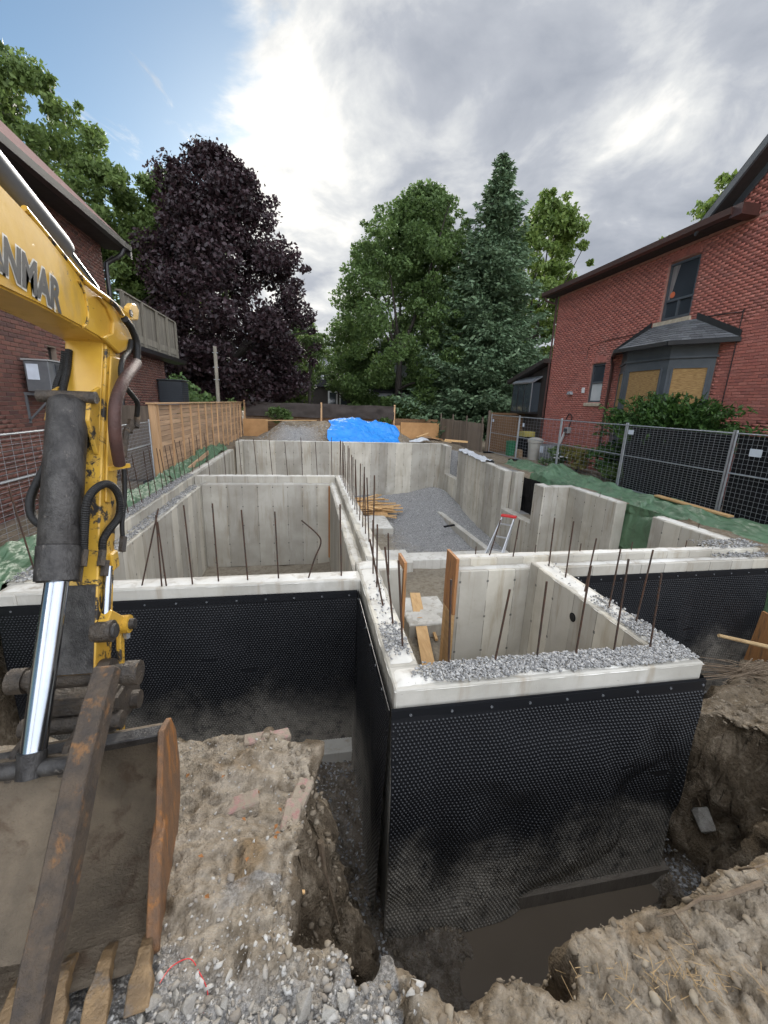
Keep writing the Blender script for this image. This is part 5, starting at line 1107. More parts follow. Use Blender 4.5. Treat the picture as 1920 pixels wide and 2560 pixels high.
# ------------------------------------------------------------------ things by the right house
def lathe(prof, n=16, c=(0, 0, 0)):
    V = []; Fc = []
    for r, z in prof: V += [(c[0]+r*math.cos(2*math.pi*k/n), c[1]+r*math.sin(2*math.pi*k/n), c[2]+z) for k in range(n)]
    for i in range(len(prof)-1): Fc += [(i*n+k, i*n+(k+1) % n, (i+1)*n+(k+1) % n, (i+1)*n+k) for k in range(n)]
    return MB().poly(V, Fc+[tuple(range(n-1, -1, -1)), tuple(len(V)-n+k for k in range(n))])
def bin_(c, w_, d_, h_, mat, lidm, label):
    T = thing('bin', c, label, 'bin'); x, y, z = c
    MB().poly([(x-w_*.42, y-d_*.42, z), (x+w_*.42, y-d_*.42, z), (x+w_*.42, y+d_*.42, z), (x-w_*.42, y+d_*.42, z), (x-w_*.5, y-d_*.5, z+h_), (x+w_*.5, y-d_*.5, z+h_), (x+w_*.5, y+d_*.5, z+h_), (x-w_*.5, y+d_*.5, z+h_)], [(3, 2, 1, 0), (4, 5, 6, 7), (0, 1, 5, 4), (1, 2, 6, 5), (2, 3, 7, 6), (3, 0, 4, 7)]).build('body', mat, T, bev=.02, seg=2)
    MB().box((x-w_*.54, y-d_*.54, z+h_), (x+w_*.54, y+d_*.54, z+h_+.06)).build('lid', lidm, T, bev=.02, seg=2); MB().box((x-w_*.6, y-.2*d_, z+h_-.08), (x-w_*.5, y+.2*d_, z+h_-.03)).build('handle', lidm, T, bev=.01)
bin_((9.25, 18.05, -.05), .34, .34, .62, M_PGREEN, M_PGREEN, 'small green organics bin beside the brown gate')
T = thing('garbage_can', (9.72, 16.75, -.05), 'round beige garbage can with domed lid behind the fence', 'bin')
lathe([(.24, 0), (.25, .04), (.30, .72), (.33, .74), (.33, .80), (.29, .80)], 18, (9.72, 16.75, -.05)).build('body', M_PGREY, T, smooth=True); lathe([(.335, .80), (.335, .85), (.24, .92), (.1, .95), (.02, .95)], 18, (9.72, 16.75, -.05)).build('lid', M_PGREY, T, smooth=True)
bin_((9.75, 17.6, -.05), .6, .6, .85, M_BLACK, M_BLACK, 'black wheeled bin left of the beige garbage can')
AC3 = thing('air_conditioner', (10.0, 15.95, -.05), 'light grey ribbed condenser unit right of the beige garbage can', 'air conditioner')
lathe([(.42, 0), (.42, .70), (.40, .74), (.2, .77), (.02, .77)], 22, (9.95, 15.85, -.05)).build('casing', M_ACG, AC3, smooth=True)
for k in range(22): a = 2*math.pi*k/22; MB().beam((9.95+.425*math.cos(a), 15.85+.425*math.sin(a), .02), (9.95+.425*math.cos(a), 15.85+.425*math.sin(a), .64), .02, .02).build('fin', M_ACL, AC3)
MB().box((9.52, 15.75, .35), (9.53, 16.0, .62)).build('data_label', M_PAPER, AC3)
tag(MB().box((9.35, 17.35, -.05), (9.75, 17.7, .30)).build('cardboard_box', simple('cardboard', (.30, .20, .11)), None, bev=.01), 'small cardboard box on the ground beside the bins', 'box')
T = thing('planter_box', (9.75, 17.6, .86), 'yellow green planter box sitting on the black bin', 'planter'); MB().box((9.5, 17.35, .875), (10.0, 17.85, 1.10)).build('box', simple('box_olive', (.35, .30, .08)), T, bev=.01)
# recycling bin with green lid behind the screened panel
T = thing('bin', (9.6, 10.0, -.05), 'low dark green bin with bags behind the black screened panel', 'bin'); MB().box((9.25, 9.75, -.05), (9.95, 10.55, .80)).build('body', M_PGREEN, T, bev=.03); MB().box((9.2, 9.7, .80), (10.0, 10.6, .86)).build('lid', M_PGREEN, T, bev=.02)
# gate and boards
GT = thing('wooden_gate', (9.5, 19.3, 0), 'brown boarded wooden gate beside the annex', 'gate')
gm_ = box_mesh('board', (-.055, -.012, 0), (.055, .012, 1.75), M_GATE)
for x in np.arange(8.75, 10.45, .115): link(gm_, 'board', GT, loc=(x, 19.35+random.uniform(-.003, .003), -.02))
MB().box((8.66, 19.36, 1.76), (10.5, 19.44, 1.86)).build('top_rail', M_GATE, GT); MB().box((8.66, 19.363, 1.0), (10.5, 19.40, 1.1)).build('middle_rail', M_GATE, GT); MB().box((8.60, 19.3, -.1), (8.69, 19.4, 1.95)).build('post', M_WOODG, GT)
RF = thing('board_fence', (8.45, 23, 0), 'weathered grey brown board fence behind the right wall', 'fence')
rm_ = box_mesh('board', (-.012, -.085, 0), (.012, .085, 1.35), M_WOODG)
for y in np.arange(19.6, 26.3, .18): link(rm_, 'board', RF, loc=(8.47+random.uniform(-.005, .005), y, -.05+random.uniform(-.01, .03)))
for y in (19.6, 21.7, 23.9, 26.2): MB().box((8.40, y-.045, -.1), (8.455, y+.045, 1.62)).build('post', M_WOODG, RF)
# rear fence with dark screen, plywood, rail
BF = thing('rear_fence', (1, 26.4, 0), 'wooden rear fence hung with dark brown screen cloth', 'fence')
for z in np.arange(.1, 1.1, .16): 
    for x0 in np.arange(-3.7, 8.3, 2.4): MB().box((x0, 26.42, z), (x0+2.39, 26.445, z+.152)).build('board', M_GATE, BF)
for x in (-3.62, .86, 5.40): MB().box((x-.05, 26.30, -.1), (x+.05, 26.40, 2.04)).build('post', M_WOODP, BF)
def screen_piece(xa, xb):
    V = []; Fc = []; n = 60
    for i in range(n+1):
        for j in range(9): 
            x = xa+(xb-xa)*i/n; z = 1.13+.84*j/8+.02*math.sin(i*.2)*(1 if j in (0, 8) else 0); V.append((x, 26.29+.05*fbm([x*1.2], [z*2.2], 0, 1.5, 3, 4)[0], z-.03*(1-abs(2*i/n-1))*(j/8)))
    for i in range(n):
        for j in range(8): q = i*9+j; Fc.append((q, q+9, q+10, q+1))
    raw('screen_cloth', V, Fc, M_SCREEN, BF, smooth=True)
screen_piece(-3.55, .82); screen_piece(.92, 5.38)
for (xa, xb, zt, lab) in ((-3.72, -2.3, .98, 'orange plywood sheet at the left end of the rear fence'), (4.7, 5.76, .80, 'short orange plywood sheet behind the blue tarp end'), (5.79, 8.3, 1.0, 'long orange plywood sheet at the right end of the rear fence')):
    tag(MB().box((xa, 26.08, -.1), (xb, 26.10, zt)).build('plywood_sheet', M_PLY, None), lab, 'plywood', 'plywood sheets at the rear fence')
# utility pole
pt_ = PY(537, 866, 23.6); UP = thing('utility_pole', (pt_[0], 23.6, 0), 'thin grey wooden pole standing among the left shrubs', 'pole'); MB().tube([(pt_[0], 23.6, -.2), (pt_[0], 23.6, pt_[2])], [.10, .085], 10).build('shaft', M_DECK, UP, smooth=True)
for z in (3.0, 3.6, 4.3): MB().tube([(pt_[0]-.14, 23.55, z), (pt_[0]+.14, 23.55, z)], .02, 6).build('step_bolt', M_GALV, UP)
# ------------------------------------------------------------------ far houses
FH = thing('white_house', (6.2, 36, 0), 'white sided house half hidden behind the spruce', 'house')
MB().box((5.5, 34.5, -.2), (11.5, 40, 2.9)).build('wall', M_WHITE, FH); MB().box((5.7, 36.0, 2.9), (9.5, 40, 7.2)).build('upper_wall', M_WHITE, FH)
for z in np.arange(.1, 2.9, .22): MB().box((5.48, 34.47, z), (11.5, 34.5, z+.2)).build('siding_board', M_WHITE, FH)
for z in np.arange(3.0, 7.1, .3): MB().box((5.68, 35.97, z), (9.5, 36.0, z+.28)).build('siding_board', M_WHITE, FH)
WF = MB().box((6.0, 34.42, 1.2), (7.0, 34.47, 2.5)).build('window', M_WTRIM, FH); MB().box((6.1, 34.40, 1.3), (6.9, 34.42, 2.4)).build('pane', M_GLASS, WF)
MB().box((5.0, 34.0, 0), (5.25, 34.3, 2.4)).build('porch_post', M_PLY, FH); MB().prism([(34.2, 2.9), (36.1, 3.6), (36.1, 3.75), (34.2, 3.05)], 5.3, 11.6).build('roof', M_ROOFD, FH)
DH = thing('dark_house', (2.5, 48, 0), 'dark brown far house with white windows beyond the rear fence', 'house')
MB().box((-.5, 46, -.2), (6.0, 52, 3.6)).build('wall', M_BROWN, DH); MB().prism([(-1.0, 3.6), (6.5, 3.6), (5.5, 4.3), (0, 4.3)], 45.7, 52, axis=1).build('roof', M_ROOFD, DH)
for x0 in (2.2, 3.4): WF = MB().box((x0, 45.9, 1.7), (x0+1.0, 46.0, 3.2)).build('window', M_WTRIM, DH); MB().box((x0+.15, 45.88, 1.85), (x0+.85, 45.9, 3.05)).build('pane', M_GLASS, WF)
GH = thing('grey_house', (1, 58, 0), 'pale grey tall far house glimpsed through the trees', 'house'); MB().box((-6, 56, -.2), (10, 62, 7.5)).build('wall', M_GREYS, GH); MB().box((-6.4, 55.6, 7.5), (10.4, 62, 7.8)).build('roof', M_ROOFD, GH)
for x0 in (-4, -1, 2, 5, 8): WF = MB().box((x0, 55.9, 4.2), (x0+1.2, 56, 6.2)).build('window', M_WTRIM, GH); MB().box((x0+.15, 55.88, 4.35), (x0+1.05, 55.9, 6.05)).build('pane', M_GLASS, WF)
# ------------------------------------------------------------------ trees
def leaves(name, P, size, mat, parent, N=None, droop=0.0, aspect=.62, dirs=None):
    n = len(P); R = randrot(n)
    a = R[:, :, 0]; b = R[:, :, 1]
    if dirs is not None: a = dirs/np.linalg.norm(dirs, axis=1)[:, None]+.35*RNG.normal(size=(n, 3)); a /= np.linalg.norm(a, axis=1)[:, None]; b = np.cross(a, R[:, :, 2]); b /= np.linalg.norm(b, axis=1)[:, None]+1e-9
    if droop: a = a-np.array([0, 0, droop]); a /= np.linalg.norm(a, axis=1)[:, None]
    nn = np.cross(a, b)
    s = (size*RNG.uniform(.5, 1.6, n))[:, None]
    V = np.stack([P-a*s*.5, P+b*s*aspect*.5+nn*s*.08, P+a*s*.55, P-b*s*aspect*.5+nn*s*.08], 1)
    f = np.arange(n*4).reshape(n, 4)
    return raw(name, V.reshape(-1, 3), f, mat, parent, rnd=np.clip(RNG.normal(.5, .25, n), 0, 1))
def clumps(centers, radii, per, shell=.55):
    out = []
    for c, r, k in zip(centers, radii, per):
        d = RNG.normal(size=(k, 3)); d /= np.linalg.norm(d, axis=1)[:, None]; rr = r*(shell+(1-shell)*RNG.random(k)**.6)*RNG.uniform(.8, 1.15, k)
        out.append(np.array(c)+d*rr[:, None]*np.array([1, 1, .72]))
    return np.concatenate(out)
def limbs(mb, base, ctrs, trunk_h, r0_, n=14):
    base = Vector(base); top = base+Vector((0, 0, trunk_h))
    mb.tube([base-Vector((0, 0, .3)), base+Vector((.02, 0, trunk_h*.5)), top, top+Vector((.1, .1, trunk_h*.7))], [r0_*1.25, r0_, r0_*.85, r0_*.35], 9)
    for c in random.sample(list(map(tuple, ctrs)), min(n, len(ctrs))):
        c = Vector(c); s = base.lerp(top, random.uniform(.65, 1.0)) if c.z < top.z+trunk_h*.6 else top+Vector((.05, .05, trunk_h*.4))
        m = s.lerp(c, .5)+Vector((random.uniform(-.3, .3), random.uniform(-.3, .3), random.uniform(0, .5))); mb.tube(smoothpath([s, m, c], 4), [r0_*.45*(1-.1*i) for i in range(9)], 6)
def broadleaf(name, base, prof, nclump, cr, per, size, mat, label, group, trunk_h, r0_, droop=0.1, shell=.5, seed=0, cat='tree', gap=.0):
    """ prof: list of (z, radius, dx) rings of the crown """
    random.seed(seed); T = thing(name, base, label, cat, group)
    zs = np.array([p[0] for p in prof]); rs = np.array([p[1] for p in prof]); dx = np.array([p[2] for p in prof])
    C = []; 
    for _ in range(nclump):
        w_ = rs/rs.sum(); k = RNG.choice(len(zs), p=w_); z = np.clip(zs[k]+RNG.uniform(-.6, .6)*(zs[1]-zs[0]), zs[0], zs[-1])
        r = np.interp(z, zs, rs)*math.sqrt(RNG.uniform(.12, 1.0))*RNG.uniform(.85, 1.1); a = RNG.uniform(0, 2*math.pi)
        C.append((base[0]+np.interp(z, zs, dx)+r*math.cos(a), base[1]+r*math.sin(a), base[2]+z))
    for _ in range(nclump//3):                 # small sprays that break the outline
        z = RNG.uniform(zs[0], zs[-1]); r = np.interp(z, zs, rs)*RNG.uniform(.98, 1.16)+.15; a = RNG.uniform(0, 2*math.pi); C.append((base[0]+np.interp(z, zs, dx)+r*math.cos(a), base[1]+r*math.sin(a), base[2]+z+RNG.uniform(0, .5)))
    C = np.array(C); nc_ = len(C); rad = cr*np.where(np.arange(nc_) < nclump, RNG.uniform(.55, 1.25, nc_), RNG.uniform(.25, .5, nc_)); per_ = (per*(rad/cr)**2).astype(int)+20
    P = clumps(C, rad, per_, shell)
    mb = MB(); limbs(mb, base, C, trunk_h, r0_); mb.build('trunk', M_BARK, T, smooth=True, fixn=False)
    leaves('crown', P, size, mat, T, droop=droop); return T
TG = 'trees behind the lot'
broadleaf('maple_tree', (-4.6, 29.2, 0), [(2.4, 3.2, .4), (4.4, 4.5, .3), (6.4, 4.7, .2), (8.6, 4.3, .1), (10.8, 3.9, -.1), (12.6, 3.1, -.3), (14.2, 1.8, -.4), (15.0, .6, -.5)], 230, 1.05, 400, .20, L_PURP, 'dark purple leaved maple behind the cedar fence', TG, 3.2, .30, seed=3)
broadleaf('locust_tree', (-13.5, 31, 0), [(6, 2.5, 1), (8, 4.0, 1.2), (10.5, 4.8, 1.0), (13, 4.6, 0), (15.5, 3.6, -.8), (17.8, 1.8, -1.4), (19, .6, -1.6)], 150, .95, 330, .24, L_LOCUST, 'airy light green locust tree rising behind the left house roof', TG, 6, .34, seed=4, shell=.2, droop=.4)
broadleaf('locust_tree', (-9.2, 34, 0), [(4, 2.0, 0), (6, 3.0, 0), (9, 3.4, 0), (12, 3.0, 0), (14.5, 1.8, 0), (16, .6, 0)], 90, .95, 300, .25, L_LOCUST, 'thin green tree between the left house and the purple maple', TG, 5, .25, seed=14, shell=.2, droop=.4)
broadleaf('locust_tree', (-19, 33, 0), [(8, 3, 0), (11, 4.6, 0), (14, 5.2, 0), (17, 4.6, 0), (20, 3.2, 0), (22.3, 1.0, 0)], 110, 1.0, 330, .26, L_DARK, 'darker green tree at the upper left edge', TG, 7, .3, seed=15, shell=.25, droop=.3)
broadleaf('broadleaf_tree', (7.0, 33.0, 0), [(1.5, 3.8, -.2), (4, 4.7, -.2), (6.5, 4.9, -.2), (9.0, 4.7, 0), (11.5, 4.3, .5), (13.8, 3.5, 1.0), (15.4, 2.3, 1.4), (16.2, .9, 1.6)], 210, 1.0, 400, .19, L_GREEN, 'large dark green broadleaf tree left of the spruce', TG, 4, .3, seed=5)
broadleaf('broadleaf_tree', (9.6, 36.5, 0), [(2, 3, 0), (5, 4.6, .5), (9, 4.8, .8), (12, 3.9, .8), (14.5, 2.6, .8), (16.2, .8, .8)], 110, 1.1, 380, .22, L_DARK, 'green tree showing between the broadleaf tree and the spruce', TG, 4, .3, seed=25)
broadleaf('light_maple_tree', (18.2, 34, 0), [(5, 2.5, 0), (7.5, 3.8, 0), (10, 4.2, 0), (12.5, 3.6, 0), (15, 2.3, .3), (17.5, .7, .5)], 115, .95, 300, .27, L_LIGHT, 'bright yellow green maple right of the spruce', TG, 5, .22, seed=6, shell=.3)
broadleaf('light_maple_tree', (23.5, 21.5, 0), [(6, 3, 0), (9, 4.2, 0), (12, 3.6, 0), (14.2, 1.6, 0)], 50, 1.0, 240, .27, L_LIGHT, 'pale green tree top showing over the right house roof', TG, 5, .3, seed=7, shell=.3)
broadleaf('slim_tree', (.2, 33, 0), [(3, .8, 0), (4.2, 1.7, 0), (5.3, 1.9, .3), (6.3, 1.2, .4)], 34, .55, 110, .17, L_DARK, 'slim tree with forked trunk above the rear screen', TG, 3.6, .13, seed=8, shell=.2)
broadleaf('slim_tree', (3.6, 37, 0), [(2.5, 1.0, 0), (4.2, 2.2, 0), (6, 2.3, .3), (7.5, 1.2, .4)], 40, .65, 120, .18, L_DARK, 'small leafy tree in front of the far grey house', TG, 3.0, .12, seed=9, shell=.2)
broadleaf('slim_tree', (-1.5, 40, 0), [(1.5, 1.6, 0), (3.5, 2.4, 0), (5.5, 2.3, 0), (7, 1.2, 0)], 40, .75, 130, .20, L_LIGHT, 'yellow green tree between the purple maple and the far houses', TG, 2.5, .12, seed=10, shell=.25)
broadleaf('far_tree', (-.5, 50, 0), [(2, 2.4, 0), (4.5, 3.8, 0), (7, 3.6, 0), (9, 2.2, 0), (10, .8, 0)], 60, 1.1, 200, .32, L_DARK, 'far green tree closing the gap right of the purple maple', TG, 2.5, .2, seed=31, shell=.25)
broadleaf('far_tree', (5.2, 43, 0), [(2.5, 1.8, 0), (4.5, 3.0, 0), (6.5, 3.0, 0), (8.5, 1.8, 0), (9.5, .6, 0)], 50, 1.0, 200, .28, L_DARK, 'far green tree in front of the dark far house', TG, 2.5, .2, seed=32, shell=.25)
# spruce
def spruce():
    T = thing('spruce_tree', (12.6, 29.8, 0), 'tall blue green spruce beside the right house', 'tree', TG)
    mb = MB(); mb.tube([(12.6, 29.8, -.3), (12.6, 29.8, 9), (12.6, 29.8, 18.0)], [.28, .16, .02], 9); P = []; D = []
    z = .9
    while z < 17.9:
        u = (z-.9)/17.3; R_ = 5.7*(1-u)**.86*(.66+.46*RNG.random())+.12; nb_ = int(9+10*(1-u)); a0 = RNG.uniform(0, 6.3)
        for k in range(nb_):
            if RNG.random() < .10: continue
            a = a0+k*2*math.pi/nb_+RNG.uniform(-.2, .2); r = R_*RNG.uniform(.58, 1.2)*(1+.20*math.sin(3*a+1.7*z)); dd = np.array([math.cos(a), math.sin(a), 0]); n = max(10, int(r*46)); s = RNG.random(n)**.75
            pos = np.array([12.6, 29.8, z])+dd*(r*s)[:, None]; pos[:, 2] += -.34*r*s+.30*r*s**3+RNG.normal(0, .05, n); wv_ = .34*r*(1-.6*s)*.55+.05
            side = np.array([-dd[1], dd[0], 0]); lat = RNG.normal(0, 1, n)*wv_; pos += side*lat[:, None]; pos[:, 2] -= np.abs(lat)*.35+RNG.random(n)*.16
            P.append(pos); D.append(dd[None]+side[None]*np.sign(lat)[:, None]*.7+np.array([0, 0, -.25]))
        mb.tube([(12.6, 29.8, z), tuple(np.array([12.6, 29.8, z])+dd*R_*.8-np.array([0, 0, .2*R_]))], [.04, .01], 5); z += .30-.08*u
    mb.build('trunk', M_BARK, T, smooth=True, fixn=False); P = np.concatenate(P); D = np.concatenate(D)
    leaves('crown', P, .27, L_SPRUCE, T, dirs=D, aspect=.42)
spruce()
# shrubs, yew, garden
def yew():
    T = thing('yew_bush', (9.55, 10.0, 0), 'spreading dark green yew bush in front of the bay window', 'bush'); P = []; D = []; mb = MB()
    for k in range(230):
        a = RNG.uniform(0, 2*math.pi); el = RNG.uniform(-.05, 1.25); L = RNG.uniform(.75, 1.25)*(1.05+.85*abs(math.sin(a))*math.cos(el)*1.0); d = np.array([math.cos(a)*.48*math.cos(el), math.sin(a)*1.0*math.cos(el), math.sin(el)*.78+.05]); b0 = np.array([9.6, 9.95+RNG.uniform(-.6, .6), 1.42])
        n = 95; s = .2+.8*RNG.random(n)**.8; pos = b0+d*(L*s*1.08)[:, None]; pos[:, 2] += -.10*s**2*L; pos += RNG.normal(0, .055, (n, 3)); P.append(pos); dd = d/np.linalg.norm(d); D.append(np.repeat(dd[None], n, 0)+RNG.normal(0, .5, (n, 3))-np.array([0, 0, .1]))
        if k % 4 == 0: mb.tube([b0, b0+d*L*.8], [.02, .006], 5)
    for k in range(5): mb.tube([(9.6, 9.6+.2*k, -.1), (9.6+random.uniform(-.1, .1), 9.6+.2*k, 1.3)], .04, 6)
    mb.build('branches', M_BARK, T, fixn=False); P = np.concatenate(P); P[:, 0] = np.minimum(P[:, 0], 10.4); leaves('foliage', P, .12, L_YEW, T, dirs=np.concatenate(D), aspect=.35)
yew()
def bush(name, c, r, n, size, mat, label, group, stems=6, cat='shrub', shell=.2):
    T = thing(name, c, label, cat, group); k = max(6, int(14)); C = np.array(c)+np.stack([RNG.uniform(-r[0], r[0], k)*.7, RNG.uniform(-r[1], r[1], k)*.7, r[2]*RNG.uniform(.3, 1.6, k)], -1)
    P = clumps(C, np.full(k, min(r)*.55), [n//k]*k, shell); P[:, 2] = np.maximum(P[:, 2], c[2]+.02); leaves('foliage', P, size, mat, T, droop=.2); mb = MB()
    for q in C[:stems]: mb.tube(smoothpath([Vector(c), Vector(c).lerp(Vector(q), .5)+Vector((.03, .03, .1)), Vector(q)], 3), .012, 5)
    mb.build('stems', M_BARK, T, fixn=False); return T
bush('leafy_shrub', (-5.6, 22, 1.2), (1.2, 1.1, 1.0), 1500, .16, L_SHRUB, 'pale green leafy shrub above the cedar fence', 'shrubs behind the left fence'); bush('leafy_shrub', (-4.7, 25.0, 1.0), (.9, .9, .7), 1300, .13, L_GREEN, 'dark green shrub at the far end of the cedar fence', 'shrubs behind the left fence')
bush('leafy_shrub', (-5.3, 19.5, .9), (.8, .9, .75), 1100, .12, L_GREEN, 'low green shrub just right of the dark condenser', 'shrubs behind the left fence')
bush('leafy_shrub', (-1.55, 25.4, .75), (.75, .5, .5), 1200, .12, L_GREEN, 'dark green bush in front of the rear screen cloth', 'bushes by the rear fence', shell=.4); bush('leafy_shrub', (4.7, 26.0, .7), (.5, .3, .3), 500, .10, L_GREEN, 'small bush behind the right end of the blue tarp', 'bushes by the rear fence')
bush('garden_plant', (9.4, 14.6, -.05), (.55, .7, .40), 900, .11, L_SHRUB, 'low fern clump right of the condenser behind the fence', 'garden plants by the right house'); bush('garden_plant', (9.5, 13.4, -.05), (.5, .8, .55), 1000, .11, leafmat('leaf_yellow', (.12, .12, .03), (.25, .22, .06), .3), 'yellowing garden plant in the middle of the garden bed', 'garden plants by the right house')
bush('garden_plant', (9.7, 12.2, -.05), (.5, .7, .75), 1300, .10, L_YEW, 'dark green shrub under the bay window downspout', 'garden plants by the right house'); bush('garden_plant', (9.3, 11.2, -.05), (.4, .6, .35), 700, .09, L_GREEN, 'low green plant beside the screened panel post', 'garden plants by the right house')
FLW = MB(); 
for k in range(14): c = (9.1+RNG.uniform(-.15, .25), 14.0+RNG.uniform(-.5, .5), .35+RNG.uniform(0, .25)); FLW.box((c[0]-.03, c[1]-.03, c[2]-.02), (c[0]+.03, c[1]+.03, c[2]+.02))
fo = FLW.build('blossoms', M_WTRIM, None, bev=.01); tag(fo, 'scattered small white blossoms in the garden bed', 'flowers', kind='stuff')
# far wood that closes the horizon
C = []; 
for k in range(210):
    x = RNG.uniform(-60, 70); C.append((x, RNG.uniform(64, 74)+abs(x)*.05, RNG.uniform(.5, 7.5 if x < 20 else 8.5)))
for k in range(60): C.append((RNG.uniform(-22, -6), RNG.uniform(36, 42), RNG.uniform(.5, 5)))
for k in range(60): C.append((RNG.uniform(10, 34), RNG.uniform(36, 44), RNG.uniform(.5, 6)))
o = leaves('far_wood', clumps(C, np.full(len(C), 2.0), [150]*len(C), .3), .55, L_DARK, None); tag(o, 'distant mass of green trees closing the view behind the houses', 'woods', kind='stuff')
# ------------------------------------------------------------------ rubble, stones, roots, straw near the camera
def on_t(P, lift=0.0): P = np.asarray(P, float); P[:, 2] = terrain(P[:, 0], P[:, 1])+lift; return P
def sc2(n, x0, x1, y0, y1, f): 
    P = scatter(n, x0, x1, y0, y1, 0.0, f); return on_t(P)
G1 = sc2(9000, -1.3, .35, .75, 2.7, lambda x, y: np.clip((1.65-y)/.35+.35*fbm(x, y, 0, 2.5, 3, 4), .10, .9)*(polydist(x, y, POLY_A) < 0)); pebbles('gravel', G1, (.004, .016), M_RUB, None, pw=2.2)
bpy.context.scene.objects['gravel']
gl = [o for o in scn.objects if o.name.startswith('gravel') and o.parent is None]
tag(gl[-1], 'grey crushed stone strewn over the foreground dirt ledge', 'gravel', kind='stuff')
G1b = sc2(1500, -1.0, .42, .75, 1.75, lambda x, y: np.clip((1.42-y)/.3+.35*fbm(x, y, 0, 3, 3, 6), .03, .9)*(polydist(x, y, POLY_A) < .02)); o = pebbles('gravel', G1b, (.008, .034), M_RUB, None, pw=2.4, jag=.34); tag(o, 'coarse pale broken stone lying along the front of the dirt ledge', 'gravel', kind='stuff')
G2 = sc2(5200, 3.45, 4.6, 1.7, 4.7, lambda x, y: (terrain(x, y) < -2.1)*1.0); G2b = sc2(3000, -.9, .62, 2.3, 4.6, lambda x, y: (terrain(x, y) < -2.25)*.6)
o = pebbles('gravel', np.concatenate([G2, G2b]), (.010, .026), M_PEB, None); tag(o, 'grey drainage stone at the bottom of the trench around the box', 'gravel', kind='stuff')
G3 = sc2(2600, 3.5, 7.2, 4.1, 5.0, lambda x, y: (terrain(x, y) < -1.6)*.9); G3[:, 2] = np.maximum(G3[:, 2], -2.45); o = pebbles('gravel', G3, (.012, .03), M_PEB, None); tag(o, 'grey drainage stone piled below the right front wall', 'gravel', kind='stuff')
G4 = sc2(16000, 1.2, 6.6, 12.2, 20.0, lambda x, y: np.clip((x-2.4+np.clip((y-15)/3, 0, 3))/1.5, 0, 1)); o = pebbles('gravel', G4, (.015, .035), M_PEB, None); tag(o, 'grey gravel spread over the basement floor at the back', 'gravel', kind='stuff')
M_CLODS = pebmat('soil_crumb', (.11, .085, .056), (.165, .13, .09), (.23, .187, .132), (.28, .235, .17))
G5 = sc2(34000, -.4, 7.0, .8, 4.2, lambda x, y: ((terrain(x, y) > -2.4) & ((polydist(x, y, POLY_A) > -.1) | (x > .5)))*.55); o = pebbles('soil_crumbs', G5, (.004, .032), M_CLODS, None, pw=3.2, jag=.17); tag(o, 'loose brown soil crumbs over the excavated banks', 'soil', kind='stuff')
G6 = sc2(2600, -3.3, 6.0, 20.5, 23.0, lambda x, y: np.clip(1.2-np.abs(x+.6)/2.4, 0.05, 1)); o = pebbles('gravel', G6, (.02, .05), M_PEB, None); tag(o, 'grey gravel on the front slope of the rear mound', 'gravel', kind='stuff')
def stone(name, c, s, mat, label, group, cat, jag=.25, flat=.75, sub=True):
    import bmesh
    bm = bmesh.new()
    for k in range(16): bm.verts.new((random.uniform(-1, 1), random.uniform(-1, 1), random.uniform(-1, 1)*flat))
    r = bmesh.ops.convex_hull(bm, input=bm.verts[:]); bmesh.ops.delete(bm, geom=[g for g in r['geom_interior'] if isinstance(g, bmesh.types.BMVert)], context='VERTS')
    bmesh.ops.bevel(bm, geom=bm.edges[:], offset=.06, segments=1, affect='EDGES', clamp_overlap=True)
    me = bpy.data.meshes.new(name); bm.to_mesh(me); bm.free(); me.materials.append(mat)
    o = link(me, name, None, loc=c, rot=(random.uniform(-.4, .4), random.uniform(-.4, .4), random.uniform(0, 6))); o.scale = (s, s*random.uniform(.6, .95), s); return tag(o, label, cat, group)
M_CHUNK = simple('broken_concrete', (.34, .32, .28), (.22, .20, .17), 9, .95, .9, 40, dirt=((.50, .48, .44), 14, .56, .7), world=True); M_CLOD = simple('soil_clod2', (.145, .11, .07), (.08, .06, .04), 8, .95, 1.0, 25, world=True)
for px_, py_, s in ((380, 2500, .055), (430, 2480, .05), (470, 2505, .065), (500, 2540, .05), (410, 2540, .05), (560, 2490, .04), (760, 2500, .07), (820, 2530, .06), (860, 2500, .05), (700, 2540, .05), (540, 2540, .045), (350, 2545, .05), (600, 2545, .04), (640, 2500, .035)):
    p = PZ(px_, py_, -.2); stone('concrete_chunk', (p[0], p[1], tz(p[0], p[1])+s*.2), s*.62, M_CHUNK, 'pale broken concrete chunk in the rubble below the bucket teeth', 'broken concrete chunks by the bucket', 'rubble')
p = PZ(1845, 1745, -.45); stone('concrete_chunk', (p[0], p[1], tz(p[0], p[1])+.05), .13, M_CHUNK, 'single pale concrete chunk on top of the right bank', None, 'rubble')
M_PINK = simple('old_brick_pink', (.27, .14, .12), (.34, .22, .19), 8, .9, .7, 40, dirt=((.25, .205, .15), 18, .36, .54), world=True)
def brickbit(px_, py_, rz, sc, lab):
    p = PZ(px_, py_, -.26); return tag(MB().box((-.10, -.05, -.03), (.10, .05, .03)).build('old_brick', M_PINK, None, bev=.008, loc=(p[0], p[1], tz(p[0], p[1])-.022), rot=(random.uniform(-.15, .15), random.uniform(-.12, .12), rz)), lab, 'brick')
brickbit(645, 1842, .1, 1, 'old pink brick at the left of the pair on the ledge rim'); brickbit(690, 1834, .3, 1, 'old pink brick at the right of the pair on the ledge rim')
brickbit(728, 2030, 1.4, 1, 'largest old pink brick on the right ledge edge'); brickbit(752, 1972, 1.2, 1, 'old pink brick stepping over the upper right ledge edge'); brickbit(605, 2005, .2, 1, 'lone purple pink brick flush in the dirt of the ledge')
M_LEAF = simple('fallen_leaf', (.34, .15, .045), (.24, .10, .03), 20, .8)
